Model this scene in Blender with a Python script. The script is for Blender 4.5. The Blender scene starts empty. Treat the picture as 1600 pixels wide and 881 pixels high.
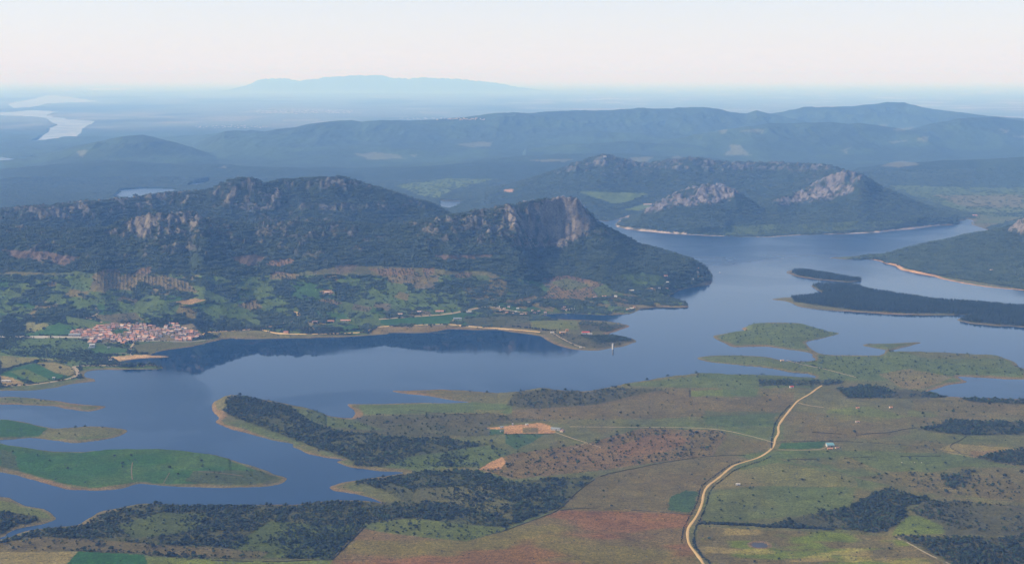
import bpy, bmesh, math, random
import numpy as np
from math import radians as R
C = bpy.context.scene.collection
sc = bpy.context.scene
rng = np.random.default_rng(7)
random.seed(7)

# ------------------------------------------------------------------ camera, sky, sun, exposure
H = 1000.0                      # camera height above the reservoir, metres
F = 2000.0                      # focal length in photo pixels (photo 1600 x 881)
HOR = 123.0                     # row of the level horizon
TH = math.atan((440.5 - HOR) / F)
CT, ST = math.cos(TH), math.sin(TH)
cam_d = bpy.data.cameras.new('camera'); cam = bpy.data.objects.new('camera', cam_d); C.objects.link(cam)
cam.location = (0, 0, H); cam.rotation_euler = (math.pi / 2 - TH, 0, 0)
cam_d.sensor_width = 36; cam_d.lens = 36 * F / 1600; cam_d.clip_start = 1; cam_d.clip_end = 2e6
sc.camera = cam
SUN_EL, SUN_AZ = 35.0, 266.0    # azimuth clockwise from +Y (the view direction)
wd = bpy.data.worlds.new('World'); sc.world = wd; wd.use_nodes = True
wn = wd.node_tree; wn.nodes.clear()
sky = wn.nodes.new('ShaderNodeTexSky'); sky.sky_type = 'NISHITA'; sky.sun_disc = False
sky.sun_elevation = R(SUN_EL); sky.sun_rotation = R(SUN_AZ)
sky.altitude = 600; sky.air_density = 0.65; sky.dust_density = 1.0; sky.ozone_density = 2.0
# dusty air low over the horizon, the same all round: thins out with height
tc = wn.nodes.new('ShaderNodeTexCoord'); sx = wn.nodes.new('ShaderNodeSeparateXYZ'); wn.links.new(tc.outputs['Generated'], sx.inputs[0])
m0 = wn.nodes.new('ShaderNodeMath'); m0.operation = 'MAXIMUM'; m0.inputs[1].default_value = 0; wn.links.new(sx.outputs['Z'], m0.inputs[0])
m1 = wn.nodes.new('ShaderNodeMath'); m1.operation = 'MULTIPLY'; m1.inputs[1].default_value = -7.0; wn.links.new(m0.outputs[0], m1.inputs[0])
m2 = wn.nodes.new('ShaderNodeMath'); m2.operation = 'EXPONENT'; wn.links.new(m1.outputs[0], m2.inputs[0])
hsv = wn.nodes.new('ShaderNodeMix'); hsv.data_type = 'RGBA'; hsv.inputs['B'].default_value = (4.75, 4.6, 4.62, 1); wn.links.new(m2.outputs[0], hsv.inputs['Factor'])
bg = wn.nodes.new('ShaderNodeBackground'); bg.inputs['Strength'].default_value = 0.10
wo = wn.nodes.new('ShaderNodeOutputWorld')
wn.links.new(sky.outputs[0], hsv.inputs['A']); wn.links.new(hsv.outputs['Result'], bg.inputs[0]); wn.links.new(bg.outputs[0], wo.inputs[0])
sun_d = bpy.data.lights.new('sun', 'SUN'); sun_d.energy = 3.5; sun_d.angle = R(0.53); sun_d.color = (1.0, 0.91, 0.80)
sun = bpy.data.objects.new('sun', sun_d); C.objects.link(sun)
sun.rotation_euler = (math.pi / 2 - R(SUN_EL), 0, math.pi - R(SUN_AZ)); sun.location = (0, 0, 2000)
sc.view_settings.view_transform = 'Standard'; sc.view_settings.look = 'None'
sc.view_settings.exposure = 0.95; sc.view_settings.gamma = 1.0
sc.cycles.volume_bounces = 1; sc.cycles.max_bounces = 6; sc.cycles.diffuse_bounces = 2; sc.cycles.glossy_bounces = 2
sc.cycles.use_denoising = True
HAZE_DENS, HAZE_COL = 1.0 / 22500, (0.23, 0.48, 1.0)

# ------------------------------------------------------------------ projection helpers
def ground(px, py, z=0.0):
    """point at height z that shows at photo pixel (px, py)"""
    px = np.asarray(px, float); py = np.asarray(py, float)
    up = 440.5 - py
    dy = F * CT + up * ST; dz = up * CT - F * ST
    t = (z - H) / dz
    return (px - 800) * t, dy * t
def at_depth(px, py, Y):
    px = np.asarray(px, float); py = np.asarray(py, float); Y = np.asarray(Y, float)
    up = 440.5 - py
    dy = F * CT + up * ST; dz = up * CT - F * ST
    t = Y / dy
    return (px - 800) * t, Y, H + dz * t
def project(X, Y, Z):
    dep = Y * CT - (Z - H) * ST
    up = Y * ST + (Z - H) * CT
    return 800 + F * X / dep, 440.5 - F * up / dep

# ------------------------------------------------------------------ noise
def _hash(ix, iy, seed):
    h = (ix.astype(np.int64) * 374761393 + iy.astype(np.int64) * 668265263 + seed * 974711) & 0xffffffff
    h = ((h ^ (h >> 13)) * 1274126177) & 0xffffffff
    h = h ^ (h >> 16)
    return (h & 0xffff).astype(np.float32) / 32767.5 - 1.0
def vn(x, y, seed=0):
    fx, fy = np.floor(x), np.floor(y)
    tx, ty = (x - fx).astype(np.float32), (y - fy).astype(np.float32)
    tx = tx * tx * (3 - 2 * tx); ty = ty * ty * (3 - 2 * ty)
    ix, iy = fx.astype(np.int64), fy.astype(np.int64)
    a, b = _hash(ix, iy, seed), _hash(ix + 1, iy, seed)
    c, d = _hash(ix, iy + 1, seed), _hash(ix + 1, iy + 1, seed)
    return (a + (b - a) * tx) * (1 - ty) + (c + (d - c) * tx) * ty
def fbm(x, y, scale, octv=4, seed=0, gain=0.5):
    s = 0; a = 1.0; n = 0
    for o in range(octv):
        k = 2.03 ** o / scale
        s = s + a * vn(x * k + 17.3 * o, y * k - 9.1 * o, seed + o * 13); n += a; a *= gain
    return s / n
def ridged(x, y, scale, octv=4, seed=0):
    s = 0; a = 1.0; n = 0
    for o in range(octv):
        k = 2.07 ** o / scale
        s = s + a * (1 - 2 * np.abs(vn(x * k + 5.3 * o, y * k + 3.1 * o, seed + o * 7))); n += a; a *= 0.55
    return s / n
def sstep(a, b, x):
    t = np.clip((x - a) / (b - a), 0, 1); return t * t * (3 - 2 * t)

# ------------------------------------------------------------------ polygons
def inside(poly, x, y):
    r = np.zeros(x.shape, bool)
    p = np.asarray(poly, float)
    bx = (x >= p[:, 0].min()) & (x <= p[:, 0].max()) & (y >= p[:, 1].min()) & (y <= p[:, 1].max())
    idx = np.nonzero(bx)[0]
    if not len(idx): return r
    xs, ys = x[idx], y[idx]; c = np.zeros(len(idx), bool)
    q = np.roll(p, -1, axis=0)
    for (x0, y0), (x1, y1) in zip(p, q):
        if y0 == y1: continue
        m = (y0 > ys) != (y1 > ys)
        c ^= m & (xs < (x1 - x0) * (ys - y0) / (y1 - y0) + x0)
    r[idx] = c
    return r
def smooth_poly(p, n=3):
    p = np.asarray(p, float); out = []
    N = len(p)
    for i in range(N):
        a, b, c, d = p[i - 1], p[i], p[(i + 1) % N], p[(i + 2) % N]
        if np.hypot(*(c - b)) > 400: out.append(b); continue
        for k in range(n):
            t = k / n
            out.append(b + 0.6 * (0.5 * ((c - a) * t + (2 * a - 5 * b + 4 * c - d) * t * t + (3 * b - a - 3 * c + d) * t ** 3)) + 0.4 * (c - b) * t)
    return np.array(out)
def sdist(poly, x, y, reach):
    """signed distance, + inside; |d| capped at reach"""
    p = np.asarray(poly, float)
    d = np.full(x.shape, reach, np.float32)
    q = np.roll(p, -1, axis=0)
    order = None
    for (x0, y0), (x1, y1) in zip(p, q):
        lo, hi = min(y0, y1) - reach, max(y0, y1) + reach
        m = np.nonzero((y > lo) & (y < hi) & (x > min(x0, x1) - reach) & (x < max(x0, x1) + reach))[0]
        if not len(m): continue
        ax, ay = x[m] - x0, y[m] - y0
        vx, vy = x1 - x0, y1 - y0
        t = np.clip((ax * vx + ay * vy) / (vx * vx + vy * vy + 1e-9), 0, 1)
        dd = np.hypot(ax - t * vx, ay - t * vy)
        d[m] = np.minimum(d[m], dd)
    return np.where(inside(p, x, y), d, -d)

# shorelines traced at water level, photo pixels
MAINLAND = [(-150,622),(-60,613),(0,609.5),(50,609),(82,605),(107,600),(138,597),(150,595.5),(147,592),(135,589),(133,584),(136,580),(150,578.5),(190,577.5),(230,577),(255,575.5),(252,572),(237,569.5),(205,568),(190,566),(188,564),(215,560.5),(245,559),(266,557.5),(252,554.5),(237,554.5),(250,548),(300,541),(350,529),(375,529),(400,529.5),(475,528),(550,525.5),(605,522),(608,519.5),(640,520),(670,519.5),(700,514),(737,516),(775,515.5),(800,519.5),(845,524),(855,532.5),(877,541),(900,546),(935,547.5),(960,543.5),(980,538),(995,533),(988,529),(970,525),(950,521.5),(962,518),(984,510.5),(974,506.5),(950,502.5),(900,499.5),(860,497),(843,493.5),(850,491),(880,489.5),(900,490),(940,492),(985,489.5),(1002,482.5),(1025,480),(1074,479),(1066,473),(1045,465),(1050,459),(1070,451),(1095,446),(1110,444),(1113,436),(1112,430),(1105,420),(1085,411),(1050,404),(1000,394),(960,378),(940,366),(915,354),(900,348),(925,344),(950,346),(975,340),(985,338),(970,344),(962,350),(965,355),(990,359.5),(1035,364),(1100,368),(1150,370),(1200,370.5),(1250,367.5),(1350,364.5),(1425,357.5),(1470,352.5),(1496,351),(1500,346),(1512,342),(1522,345),(1518,350),(1547,361),(1517,365),(1515,368),(1475,383),(1450,386),(1412,392),(1375,397),(1325,401),(1295,402.5),(1320,405),(1365,406),(1382,411),(1400,415),(1407,421),(1450,430),(1500,442),(1550,449),(1600,454),(1750,466),(1750,141),(-150,141)]
ISLETS = [
 ('wooded_island', [(1230,427.5),(1233,423),(1250,422),(1275,425),(1310,431),(1340,436),(1345,438),(1325,440.5),(1282,437.5),(1250,432.5)], 5, 40),
 ('wooded_island', [(1205,467.5),(1222,465),(1240,464),(1275,460),(1285,457),(1272,451),(1267,447),(1280,444.5),(1310,445),(1340,446),(1350,451),(1400,460),(1462,469),(1525,473),(1600,479),(1750,483),(1750,521),(1600,511),(1550,508.5),(1510,504),(1494,499),(1510,495),(1525,491.5),(1412,492),(1337,487.5),(1287,484),(1250,479),(1237,474),(1228,470.5)], 9, 70),
 ('scrub_island', [(1113,525),(1120,523),(1145,520),(1165,518),(1160,513),(1175,510),(1200,509),(1250,510),(1282,516),(1311,521),(1287,527.5),(1261,535),(1262,541),(1274,549),(1285,553),(1272,555),(1262,550),(1237,546.5),(1200,541),(1150,542.5),(1132,535.5)], 12, 90),
 ('scrub_peninsula', [(1089,559.5),(1110,556),(1150,555),(1200,558),(1218,562),(1242,565),(1272,562),(1268,556),(1275,551),(1300,553.5),(1372,555),(1385,547),(1352,541),(1349,539.5),(1360,537.5),(1390,536.5),(1440,535.5),(1432,538),(1405,544),(1390,547.5),(1395,550),(1450,551),(1512,554),(1557,556),(1585,566),(1590,573),(1620,578),(1750,580),(1750,597),(1600,593),(1562,591.5),(1500,588.5),(1503,592),(1510,596),(1487,600),(1465,607),(1450,610.5),(1475,617.5),(1480,640),(1280,625),(1275,587),(1232,580.5),(1195,573),(1145,569.5),(1100,563.5)], 12, 110),
 ('grassy_island', [(-150,690),(-60,694),(0,697),(37,701),(60,704),(95,709),(130,708),(170,705),(220,704),(275,705),(325,712),(370,721),(400,729),(425,740),(447,747),(437,757),(400,762),(325,761),(250,759),(212,756.5),(190,762),(162,766),(120,765),(75,757),(37,747),(0,737),(-150,715)], 9, 60),
 ('grassy_island', [(-150,648),(0,654),(20,655),(50,662),(82,669),(110,668),(140,667),(187,669),(201,672),(190,679),(150,687.5),(120,690.5),(87,687.5),(57,683.5),(0,686.5),(-150,692)], 7, 50),
 ('grassy_island', [(-150,618),(0,621),(37,622),(87,627),(125,632),(168,635),(140,642.5),(100,638.5),(80,634.5),(0,631.5),(-150,630)], 5, 35),
 ('grassy_shore', [(-150,770),(0,778),(15,781),(40,790),(67,793),(80,802),(87,811),(70,817),(25,826.5),(10,833.5),(0,839),(-150,850)], 8, 50),
 ('near_ground', [(-200,850),(0,842),(30,833.5),(50,827),(87,823),(125,821),(142,810),(160,799),(212,789),(250,787),(312,790),(400,788),(462,788),(520,783),(560,782),(600,785),(560,771.5),(525,766.5),(516,760),(535,753),(562,749),(612,741),(637,737),(590,733.5),(560,732),(540,728.5),(527,721),(540,717),(525,715),(487,708.5),(457,698),(455,692),(425,687),(400,680),(355,667.5),(340,660),(346,652.5),(330,641),(331,630),(345,624),(365,621),(400,626),(450,633),(482,639),(525,650),(551,653),(552,640),(540,631.5),(575,631),(612,630),(665,629),(712,629),(735,628),(712,625.5),(670,618),(625,613.5),(609,610.5),(650,609),(720,609),(762,612),(800,615),(842,610),(885,612),(920,610),(975,601),(1037,593),(1087,589),(1120,588),(1200,588),(1275,591),(1330,595),(1450,612),(1475,618.5),(1525,621),(1600,622.5),(1750,626),(1900,1000),(-300,1000)], 13, 110),
]
FARWATER = [
 [(50,222),(72,210),(78,200),(87,195),(75,187),(60,183),(0,181.5),(-150,181),(-150,178),(25,175),(50,172),(92,174),(70,180),(105,186),(150,189),(132,200),(120,215),(90,220)],
 [(12,162),(50,155),(75,149),(107,151),(155,159),(75,162),(50,168),(20,169)],
 [(95,141.5),(117,139),(110,142)],[(137,138.5),(207,137),(195,140.5),(140,141.5)],
 [(-150,243),(0,245),(32,249),(60,249),(40,253),(0,251),(-150,250)],
 [(172,309),(182,304),(190,297),(225,294),(270,295),(278,300),(240,307),(205,312)],
 [(283,292),(300,287),(327,284),(325,287),(305,291)],
 [(683,314),(700,315),(722,315),(716,324),(704,328),(692,326)],
 [(1575,186.5),(1750,184),(1750,193),(1600,191)],
]
def to_world(poly): 
    p = np.array(poly, float); x, y = ground(p[:, 0], p[:, 1]); return np.stack([x, y], 1)

# ------------------------------------------------------------------ terrain grid (fan of sight-widening cells)
def rows():
    Y = []
    for y0, y1, st in ((985, 523, 1.15), (523, 333, .37), (333, 206, .46), (206, 128, .75)):
        py = np.arange(y0, y1, -st); _, yy = ground(np.zeros_like(py), py); Y.append(yy)
    return np.concatenate(Y + [[600000.]])
ROWY = rows(); NR = len(ROWY)
NC = 900; U0, U1 = -0.475, 0.475
COLU = np.linspace(U0, U1, NC)
GX = (COLU[None, :] * ROWY[:, None]).ravel(); GY = np.repeat(ROWY, NC)

# ridges: crest polyline (photo px, photo py, distance km), front width, back width, cliff share, group
RIDGES = [
 ([(-150,350,5.9),(0,352,5.9),(100,360,5.85),(165,358,5.85),(200,346,5.9),(250,338,5.9),(300,334,5.95),(330,346,6.0),(400,350,6.1),(500,345,6.15),(600,352,6.2),(650,347,6.2),(700,338,6.25),(750,331,6.35),(800,321,6.4),(840,313,6.45),(880,311,6.5),(903,314,6.5),(918,331,6.5),(932,349,6.5),(960,363,6.55),(1000,384,6.55),(1050,397,6.55),(1080,403,6.55),(1095,408,6.6),(1106,420,6.6),(1125,436,6.5)], 1050, 520, 'A'),
 ([(-150,338,6.8),(0,329,6.9),(60,325,6.9),(140,318,7.0),(200,312,7.1),(250,306,7.2),(320,300,7.2),(345,288,7.2),(375,280,7.2),(395,279,7.2),(412,290,7.2),(440,283,7.3),(470,281,7.3),(540,279,7.3),(575,288,7.3),(610,300,7.3),(650,314,7.3),(680,323,7.3),(720,345,7.3),(760,390,7.3)], 650, 1500, 'A'),
 ([(960,372,8.6),(1000,345,8.8),(1010,330,8.9),(1035,313,8.95),(1060,301,9.0),(1100,291,9.0),(1125,294,9.0),(1150,300,9.0),(1180,318,9.0),(1205,345,8.9)], 650, 700, 'B'),
 ([(1150,345,9.2),(1190,318,9.3),(1215,308,9.3),(1250,303,9.4),(1290,281,9.4),(1325,268,9.4),(1345,271,9.4),(1370,288,9.4),(1420,312,9.3),(1465,332,9.1),(1500,349,8.8),(1530,370,8.8)], 1050, 900, 'B'),
 ([(760,305,10.8),(800,290,11),(860,270,11),(900,255,11),(945,243,11),(970,249,11),(1000,258,11),(1050,252,11),(1080,248,11),(1130,255,11),(1200,255,11),(1260,257,10.8),(1310,262,10.4),(1350,280,10.2),(1390,310,10),(1430,328,9.8)], 1700, 1300, 'B'),
 ([(1380,398,7.35),(1412,389,7.4),(1450,383,7.4),(1475,379,7.45),(1510,371,7.45),(1560,361,7.4),(1585,354,7.35),(1600,343,7.3),(1640,330,7.3),(1750,300,7.3)], 1100, 900, 'D'),
 ([(-150,255,15.5),(0,255,15.5),(60,245,15.5),(100,235,15.5),(150,222,15.5),(190,214,15.5),(225,213,15.5),(260,222,15.5),(300,230,15.5),(340,246,15.5),(400,262,15.5)], 2600, 2500, 'E'),
 ([(240,240,17.8),(300,227,18),(312,222,18),(350,206,18),(400,205,18),(415,207,18),(432,202,18.2),(480,198,18.5),(525,194,18.8),(550,193,19),(565,195,19),(595,191,19),(637,192,19.2),(675,190,19.4),(725,185,19.6),(787,180,20),(857,174,20.5),(900,173,20.8),(950,172,21),(992,169,21),(1007,167,21),(1025,170,21),(1050,172,21),(1112,172,21),(1140,176,21),(1165,178,21),(1182,173,21),(1200,177,21),(1260,190,21),(1330,215,21),(1370,230,21)], 3800, 4000, 'E'),
 ([(1110,216,23),(1150,200,23),(1200,180,23),(1220,175,23),(1255,167,23),(1300,168,23),(1350,164,23),(1385,160,23),(1412,161,23),(1440,170,22.6),(1487,174,22.4),(1532,181,22),(1600,189,22),(1750,195,22)], 3000, 3500, 'E'),
 ([(930,248,17),(980,235,17),(1050,218,17.2),(1100,208,17.5),(1160,199,17.5),(1200,194,17.5),(1300,192,17.5),(1340,194,17.5),(1400,202,17.5),(1450,212,17.2),(1500,235,17),(1550,248,17)], 2500, 2000, 'E'),
 ([(1330,240,18),(1380,225,18),(1450,200,18.2),(1500,188,18.3),(1555,184,18.5),(1600,191,18.5),(1750,186,18.5)], 2600, 2000, 'E'),
 ([(520,268,14),(600,262,14.3),(700,255,14.5),(760,249,14.5),(830,243,14.6),(900,240,14.7),(960,240,14.7),(1100,246,14.5),(1180,266,14.5)], 1500, 1400, 'E'),
 ([(-150,236,17.5),(-60,232,17.5),(0,240,17.5),(60,236,17.5),(130,228,17.6),(210,226,17.6),(280,232,17.6),(330,240,17.5),(380,252,17.4)], 1900, 1700, 'E'),
 ([(300,262,16.5),(380,245,16.5),(470,232,16.5),(560,228,16.5),(640,232,16.5),(700,240,16.5),(745,252,16.3)], 1800, 1500, 'E'),
 ([(690,232,18.5),(800,213,18.5),(900,205,18.6),(1000,208,18.6),(1090,222,18.4),(1140,240,18.3)], 1900, 1500, 'E'),
 ([(-150,278,13.2),(0,272,13.3),(80,263,13.3),(200,258,13.3),(330,256,13.3),(450,262,13.2),(530,272,13.0),(570,282,13.0)], 1300, 1200, 'E'),
 ([(820,240,16.4),(900,227,16.5),(980,222,16.5),(1060,226,16.5),(1140,238,16.3),(1190,252,16.3)], 1500, 1300, 'E'),
 ([(1300,285,12.6),(1340,263,12.8),(1400,255,13),(1480,251,13),(1600,246,13),(1750,238,13)], 1700, 1600, 'E'),
 ([(335,144,100),(360,139,100),(385,131,100),(400,122,100),(412,118,100),(440,117,100),(470,121,100),(490,119,100),(510,114,100),(560,111,100),(600,111,100),(615,116,100),(640,117,100),(660,115,100),(720,118,100),(745,121,100),(780,127,100),(810,134,100),(850,141,100),(880,145,100)], 7000, 7000, 'F'),
 ([(860,618,4.13),(885,603,4.13),(920,602,4.15),(975,592,4.2),(1037,583,4.24),(1087,578,4.26),(1120,580,4.26),(1200,583,4.26),(1270,592,4.2),(1300,614,4.1)], 420, 190, 'N'),
 ([(325,645,3.85),(340,626,3.9),(352,618,3.93),(375,613,3.95),(400,616,3.95),(450,627,3.88),(482,636,3.8),(520,655,3.7),(570,675,3.65)], 420, 150, 'N'),
 ([(740,622,4.0),(770,612,4.05),(800,606,4.05),(842,600,4.08),(885,603,4.08),(920,622,4.0),(935,645,4.0)], 330, 160, 'N'),
 ([(-150,690,3.42),(0,691,3.4),(37,695,3.38),(80,705,3.34),(130,702,3.36),(190,696,3.38),(240,694,3.38),(275,697,3.38),(325,706,3.34),(370,718,3.28),(410,733,3.22),(428,752,3.2)], 230, 130, 'N'),
 ([(130,815,2.9),(160,795,2.95),(212,783,2.99),(250,780.5,3.0),(312,784,2.99),(400,782,3.0),(462,781,3.0),(520,777,3.02),(600,783,2.99),(680,800,2.9),(730,835,2.85)], 330, 110, 'N'),
 ([(1125,521,5.05),(1175,507,5.1),(1215,505,5.12),(1250,505.5,5.12),(1282,512,5.08),(1300,520,5.03)], 330, 190, 'N'),
 ([(1355,562,4.6),(1380,551,4.62),(1450,545.5,4.65),(1512,548.5,4.63),(1557,550,4.62),(1585,560,4.56)], 330, 190, 'N'),
 ([(1380,600,4.2),(1420,578,4.35),(1450,574,4.38),(1490,585,4.3),(1502,597,4.3)], 200, 200, 'N'),
]
def build_heights():
    X, Y = GX, GY
    U = X / Y
    wx = X + 11 * fbm(X, Y, 90, 3, 3); wy = Y + 15 * fbm(X, Y, 110, 3, 5)
    sd = np.full(X.shape, -400., np.float32); base = np.zeros(X.shape, np.float32); reg = np.full(X.shape, -1, np.int16)
    near = np.nonzero(Y < 10800)[0]
    polys = [('mainland', MAINLAND, 14, 170)] + ISLETS
    for k, (nm, pl, hb, L) in enumerate(polys):
        w = to_world(smooth_poly(pl))
        s = sdist(w, wx[near], wy[near], 400.)
        b = np.where(s > 0, hb * (1 - np.exp(-np.maximum(s, 0) / L)), 0.06 * s)
        m = s > sd[near]
        sd[near] = np.where(m, s, sd[near]); base[near] = np.where(m, b, base[near]); reg[near] = np.where(m, k, reg[near])
    far = Y >= 10800
    sd[far] = 400; base[far] = 13.; reg[far] = 0
    # ridges
    tot = np.zeros(X.shape, np.float64); best = np.zeros(X.shape); grp = np.zeros(X.shape, np.int8)
    crest = np.zeros(X.shape, np.float32)
    for i, (pts, wf, wb, g) in enumerate(RIDGES):
        a = np.array(pts, float)
        x, y, z = at_depth(a[:, 0], a[:, 1], a[:, 2] * 1000)
        u = x / y; z = np.maximum(z, 0)
        zc = np.interp(U, u, z, left=0, right=0); yc = np.interp(U, u, y)
        m = np.nonzero((zc > 3) & (Y > yc - wf * 1.1) & (Y < yc + wb * 1.1))[0]
        if not len(m): continue
        # crest wander
        t = (Y[m] - yc[m]); ww = np.where(t < 0, wf, wb)
        wob = fbm(X[m], Y[m], ww.mean() * .45, 3, 40 + i) * .16
        tt = np.clip(np.abs(t) / ww * (1 + 0.35 * wob * np.sign(t)) , 0, 1)
        front = t < 0
        soft = np.where(front, (1 - tt) ** 1.55, (1 - tt) ** 1.3)
        rnd = np.sqrt(tt * tt + 0.0016) - 0.04
        soft = np.where(front, np.clip(1 - rnd, 0, 1) ** 1.55, np.clip(1 - rnd, 0, 1) ** 1.3)
        if i == 0:      # the long crag drops off steeply near its eastern end
            uj = U[m] + .010 * fbm(X[m], Y[m], 160, 3, 71); cl = sstep(-.004, .024, uj) * (1 - sstep(.047, .082, uj))
            s = np.clip(-t, 0, 2000)
            drop = np.interp(s, [0, 12, 45, 95, 150, 400, 1050], [1, .97, .74, .52, .43, .2, 0])
            soft = np.where(front, soft * (1 - cl) + drop * cl, soft)
            cl2 = sstep(-.33, -.31, U[m]) * (1 - sstep(-.255, -.243, U[m]))
            drop = np.interp(s, [0, 10, 60, 140, 420, 1050], [1, .97, .83, .70, .38, 0])
            soft = np.where(front, soft * (1 - cl2) + drop * cl2, soft)
        if i in (1, 2, 3):
            s = np.clip(-t, 0, 2000)
            drop = np.interp(s, [0, 15, 80, 160, 500, 1100], [1, .97, .72, .60, .25, 0])
            uu = U[m]; w_ = {1: (-.24, -.21, -.2, -.18), 2: (.10, .11, .165, .175), 3: (.20, .225, .26, .275)}[i]
            cl = sstep(w_[0], w_[1], uu) * (1 - sstep(w_[2], w_[3], uu))
            soft = np.where(front, soft * (1 - cl) + np.minimum(drop, 1) * cl, soft)
        h = zc[m] * soft
        tot[m] += np.maximum(h, 0) ** 5
        up = h > best[m]; mm = m[up]; best[mm] = h[up]; crest[mm] = soft[up]; grp[mm] = 'ABCDEFN'.index(g)
    feat = tot ** 0.2
    # gullies and spurs
    am = np.clip(feat, 0, 500)
    sc1 = np.where(Y < 12500, 1.0, 2.2)
    gul = ridged(X / sc1, Y * .55 / sc1, 210, 5, 21)
    feat = feat + am * np.where(Y > 12500, 1.35, 1) * (0.13 * gul - 0.05) * (1 - .72 * sstep(.80, .97, crest)) - 7 * sstep(.8, .97, crest) * (am > 60) * (grp != 6) * sstep(0, 60, am) * np.where(grp == 5, .5, np.where(grp == 6, .5, 1))
    hz = 85 * np.maximum(fbm(X, Y, 1500, 4, 77), -.15) * sstep(11500, 14000, Y) * (1 - sstep(24000, 27000, Y)) 
    roll = (9 * fbm(X, Y, 330, 3, 31) + 3.0 * fbm(X, Y, 90, 3, 33)) * sstep(30, 260, sd) * np.where(reg == 0, .8, 1)
    roll = roll * np.where(Y > 25000, 0.8, 1)
    h = base + feat + np.maximum(hz, -8) + np.maximum(roll, -base * .6)
    h = np.where(sd > 0, np.where(sd < 390, np.minimum(h, 0.5 + sd * .62), h), np.maximum(0.06 * sd - .1, -6.))
    return X, Y, h, sd, reg, feat, grp
X, Y, Z, SD, REG, FEAT, GRP = build_heights()
PX, PY = project(X, Y, Z)
# far arms of the reservoir
far = np.nonzero(Y > 8800)[0]
fw = np.zeros(X.shape, bool)
gpx, gpy = project(X[far], Y[far], np.zeros(len(far)))
jx = 3 * fbm(X[far], Y[far], 500, 3, 9)
jy2 = 2.2 * fbm(X[far], Y[far], 900, 4, 10)
for p in FARWATER:
    m = inside(p, gpx + 1.6 * jx, gpy + .5 * jy2); fw[far[m]] = True
Z[fw] = -5; SD[fw] = -50

def height_at(x, y):
    x = np.asarray(x, float); y = np.asarray(y, float)
    r = np.clip(np.interp(y, ROWY, np.arange(NR)), 0, NR - 1.001); c = np.clip((x / y - U0) / (U1 - U0) * (NC - 1), 0, NC - 1.001)
    r0, c0 = np.floor(r).astype(int), np.floor(c).astype(int); fr, fc = r - r0, c - c0
    G = Z.reshape(NR, NC)
    return (G[r0, c0] * (1 - fc) + G[r0, c0 + 1] * fc) * (1 - fr) + (G[r0 + 1, c0] * (1 - fc) + G[r0 + 1, c0 + 1] * fc) * fr
def on_land(px, py):
    """like on_ground, stepping towards the camera until the point is dry land"""
    x, y, z = on_ground(px, py); py = np.array(py, float).copy(); px = np.array(px, float)
    for _ in range(12):
        w = z < .7
        if not w.any(): break
        py[w] += 1.3; a, b, c = on_ground(px[w], py[w]); x[w], y[w], z[w] = a, b, c
    return x, y, z
def on_ground(px, py):
    """point of the terrain that shows at the pixel: march down the sight line"""
    px = np.atleast_1d(np.asarray(px, float)); py = np.atleast_1d(np.asarray(py, float))
    x, y = ground(px, py)
    y = np.minimum(y, 60000.)
    ox = np.zeros_like(px); oy = np.zeros_like(px); oz = np.zeros_like(px)
    for i in range(len(px)):
        s = np.linspace(min(2300., y[i] * .9), y[i], 1800)
        xx, yy, zz = at_depth(np.full(1800, px[i]), np.full(1800, py[i]), s)
        g = height_at(xx, yy); hit = np.nonzero(g >= zz)[0]
        k = hit[0] if len(hit) else 1799
        if k > 0 and len(hit):
            a0, a1 = zz[k - 1] - g[k - 1], zz[k] - g[k]; t = a0 / (a0 - a1 + 1e-9)
        else: t = 1; k = max(k, 1)
        ox[i] = xx[k - 1] + (xx[k] - xx[k - 1]) * t; oy[i] = yy[k - 1] + (yy[k] - yy[k - 1]) * t
        oz[i] = height_at(ox[i], oy[i])
    return ox, oy, oz

# ------------------------------------------------------------------ land cover
def L(r, g, b): return np.array([((c / 255 + .055) / 1.055) ** 2.4 if c > 10 else c / 255 / 12.92 for c in (r, g, b)])
COLS = dict(
 olive=L(110,110,74), grass=L(94,112,62), brown=L(114,102,70), redfield=L(130,102,74), scrub=L(84,84,66), darkscrub=L(82,82,60),
 green=L(50,96,46), teal=L(54,92,58), lime=L(108,124,54), straw=L(150,138,92), tan=L(140,118,84), orange=L(192,150,114), sand=L(215,180,140),
 floor=L(82,86,56), floorgreen=L(84,100,48), red=L(140,112,90), rustbare=L(122,100,92), rock=L(140,132,128), shore=L(124,114,86), shorered=L(140,116,90),
 forest=L(52,66,46), farm=L(92,116,62), farplain=L(120,128,104), farfield=L(205,185,160), village=L(150,125,110), orangeshore=L(196,158,122))
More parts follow.
